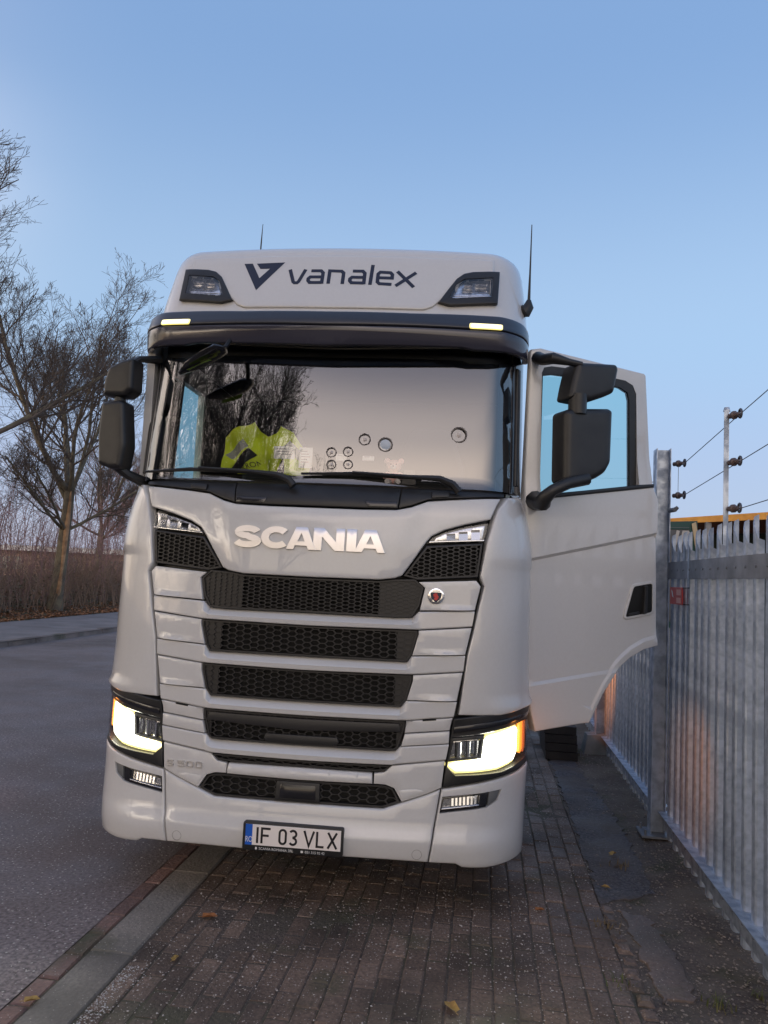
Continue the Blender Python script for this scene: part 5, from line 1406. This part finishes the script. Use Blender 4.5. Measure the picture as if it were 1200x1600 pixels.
t2 = tree((-12.95, 15.6, .15), 23, 10.6, .25, 1.25, 4.2, 'nearest bare tree whose boughs reach in from the left edge', (0, 0), False, GRP)
retree(t1, (-14.6, 1.5, .15), 1.0, 1.3, 'bare street tree left of the viewpoint, seen mirrored in the windscreen edge')
retree(t2, (-15.5, -9.5, .15), 3.9, 1.55, 'large bare tree behind the viewpoint, mirrored in the left of the windscreen')
retree(t1, (-13.8, -17., .15), 4.4, 1.65, 'bare tree mirrored in the windscreen behind the yellow vest')
retree(t2, (-13.0, -27., .15), 5.4, 1.95, 'distant bare tree mirrored low in the windscreen left of centre')
retree(t1, (-13., -42., .15), .6, 2.0, 'far bare tree mirrored at the foot of the windscreen centre')

retree(t1, (-17., -33., .15), 5.4, 2.0, 'second row bare tree mirrored above the white cards')
retree(t2, (-22., 42., .15), 2.9, .85, 'small bare tree far back between the brush and the lorry')
def brush(name, n, reg, h0, h1, m, seed, label, spread=.35, z=.25):
    r = random.Random(seed); mb = MB()
    for i in range(n):
        x, y = reg(r); h = r.uniform(h0, h1) * (1 + .75 * noise.noise((x * .35, y * .35, seed)))
        a = r.uniform(0, 6.3); l = spread * h
        p0 = Vector((x, y, z)); p1 = p0 + Vector((math.cos(a) * l * .35, math.sin(a) * l * .35, h * .55)); p2 = p0 + Vector((math.cos(a) * l, math.sin(a) * l, h))
        mb.tube([p0, p1, p2], [.013, .009, .003], 3, cap=False)
        for k in range(5):
            t = r.uniform(.25, .95); q = p0.lerp(p1, t * 2) if t < .5 else p1.lerp(p2, t * 2 - 1)
            b = r.uniform(0, 6.3); s = h * r.uniform(.12, .32)
            e = q + Vector((math.cos(b) * s, math.sin(b) * s, s * r.uniform(.2, 1.1)))
            mb.tube([q, q.lerp(e, .5) + Vector((0, 0, s * .08)), e], [.006, .005, .0025], 3, cap=False)
    o = mb.build(name, m, None, 0); tag(o, label, 'brush', kind='stuff')
    return o
brush('brush_thicket', 3000, lambda r: (-13.4 - 4.5 * r.random() ** .8, r.uniform(12, 60)), .7, 1.9, BUSH, 31, 'brown leafless brush along the far verge', .4)
brush('tall_brush', 1300, lambda r: (-14.6 - 7 * r.random(), r.uniform(15, 62)), 1.8, 6.2, BUSHR, 32, 'taller reddish leafless saplings behind the brush', .22)
brush('rear_thicket', 2200, lambda r: (-13.6 - 5 * r.random(), r.uniform(-45, 6)), 1.5, 4.2, BUSH, 33, 'leafless brush behind the viewpoint mirrored in the windscreen', .4)
brush('rear_saplings', 500, lambda r: (r.uniform(-14, 20), r.uniform(-75, -55)), 4.0, 8.5, BUSHR, 35, 'far leafless saplings mirrored along the foot of the windscreen', .2)
# undergrowth: low dark leaves and litter at the foot of the brush
def leaves(name, n, reg, s0, s1, m, seed, label, zf):
    r = random.Random(seed); V = []; Fc = []
    for i in range(n):
        x, y = reg(r); z = zf(x, y, r); s = r.uniform(s0, s1); a = r.uniform(0, 6.3); t = r.uniform(-.6, .6); b = len(V)
        c, d = math.cos(a), math.sin(a)
        for (u, v) in ((-1, 0), (0, -.5), (1, 0), (0, .5)):
            V.append((x + s * (u * c - v * d), y + s * (u * d + v * c), z + s * (.5 * abs(v) + t * u)))
        Fc.append((b, b + 1, b + 2, b + 3))
    o = mk(name, V, Fc, m, None, 0); tag(o, label, 'leaves', kind='stuff')
leaves('leaf_litter', 7000, lambda r: (-12.75 - 2.2 * r.random() ** 1.6, r.uniform(12, 45)), .03, .08, mat('litter', (.42, .19, .08), .8, c2=(.24, .12, .06), scale=3), 41, 'orange brown leaf litter along the verge edge', lambda x, y, r: .12 + .03 * r.random() + .25 * min(1, max(0, (-13.2 - x) / 3)))
leaves('undergrowth', 9000, lambda r: (-13.8 - 3.5 * r.random(), r.uniform(12, 55)), .03, .09, IVY, 42, 'dark ground ivy and bramble under the brush', lambda x, y, r: .2 + 1.5 * r.random() ** 1.8 * (.6 + .5 * noise.noise((x * .4, y * .4, 0))))
# far low building
fb = empty('far_warehouse', (-40, 62, 0)); tag(fb, 'low pale roofed warehouse far behind the bare brush', 'warehouse')
mb = MB(); mb.box(-25, 22, 0, 12, 0, 2.5); mb.build('wall', mat('warehouse_wall', (.28, .20, .16), .8), fb, 0)
mb = MB(); mb.hexa([(-26, -.8, 2.52), (23, -.8, 2.52), (23, 13, 2.52), (-26, 13, 2.52), (-26, -.8, 2.95), (23, -.8, 2.95), (23, 13, 3.3), (-26, 13, 3.3)]); mb.build('roof', mat('pale_roof', (.55, .55, .55), .7), fb, 0)
for i in range(9):
    mb = MB(); mb.box(-22 + i * 5, -19.4 + i * 5, -.06, 0.0, .9, 2.0); mb.build('window', mat('warehouse_window', (.05, .06, .07), .2) if 'warehouse_window' not in MATS else MATS['warehouse_window'], fb, 0)
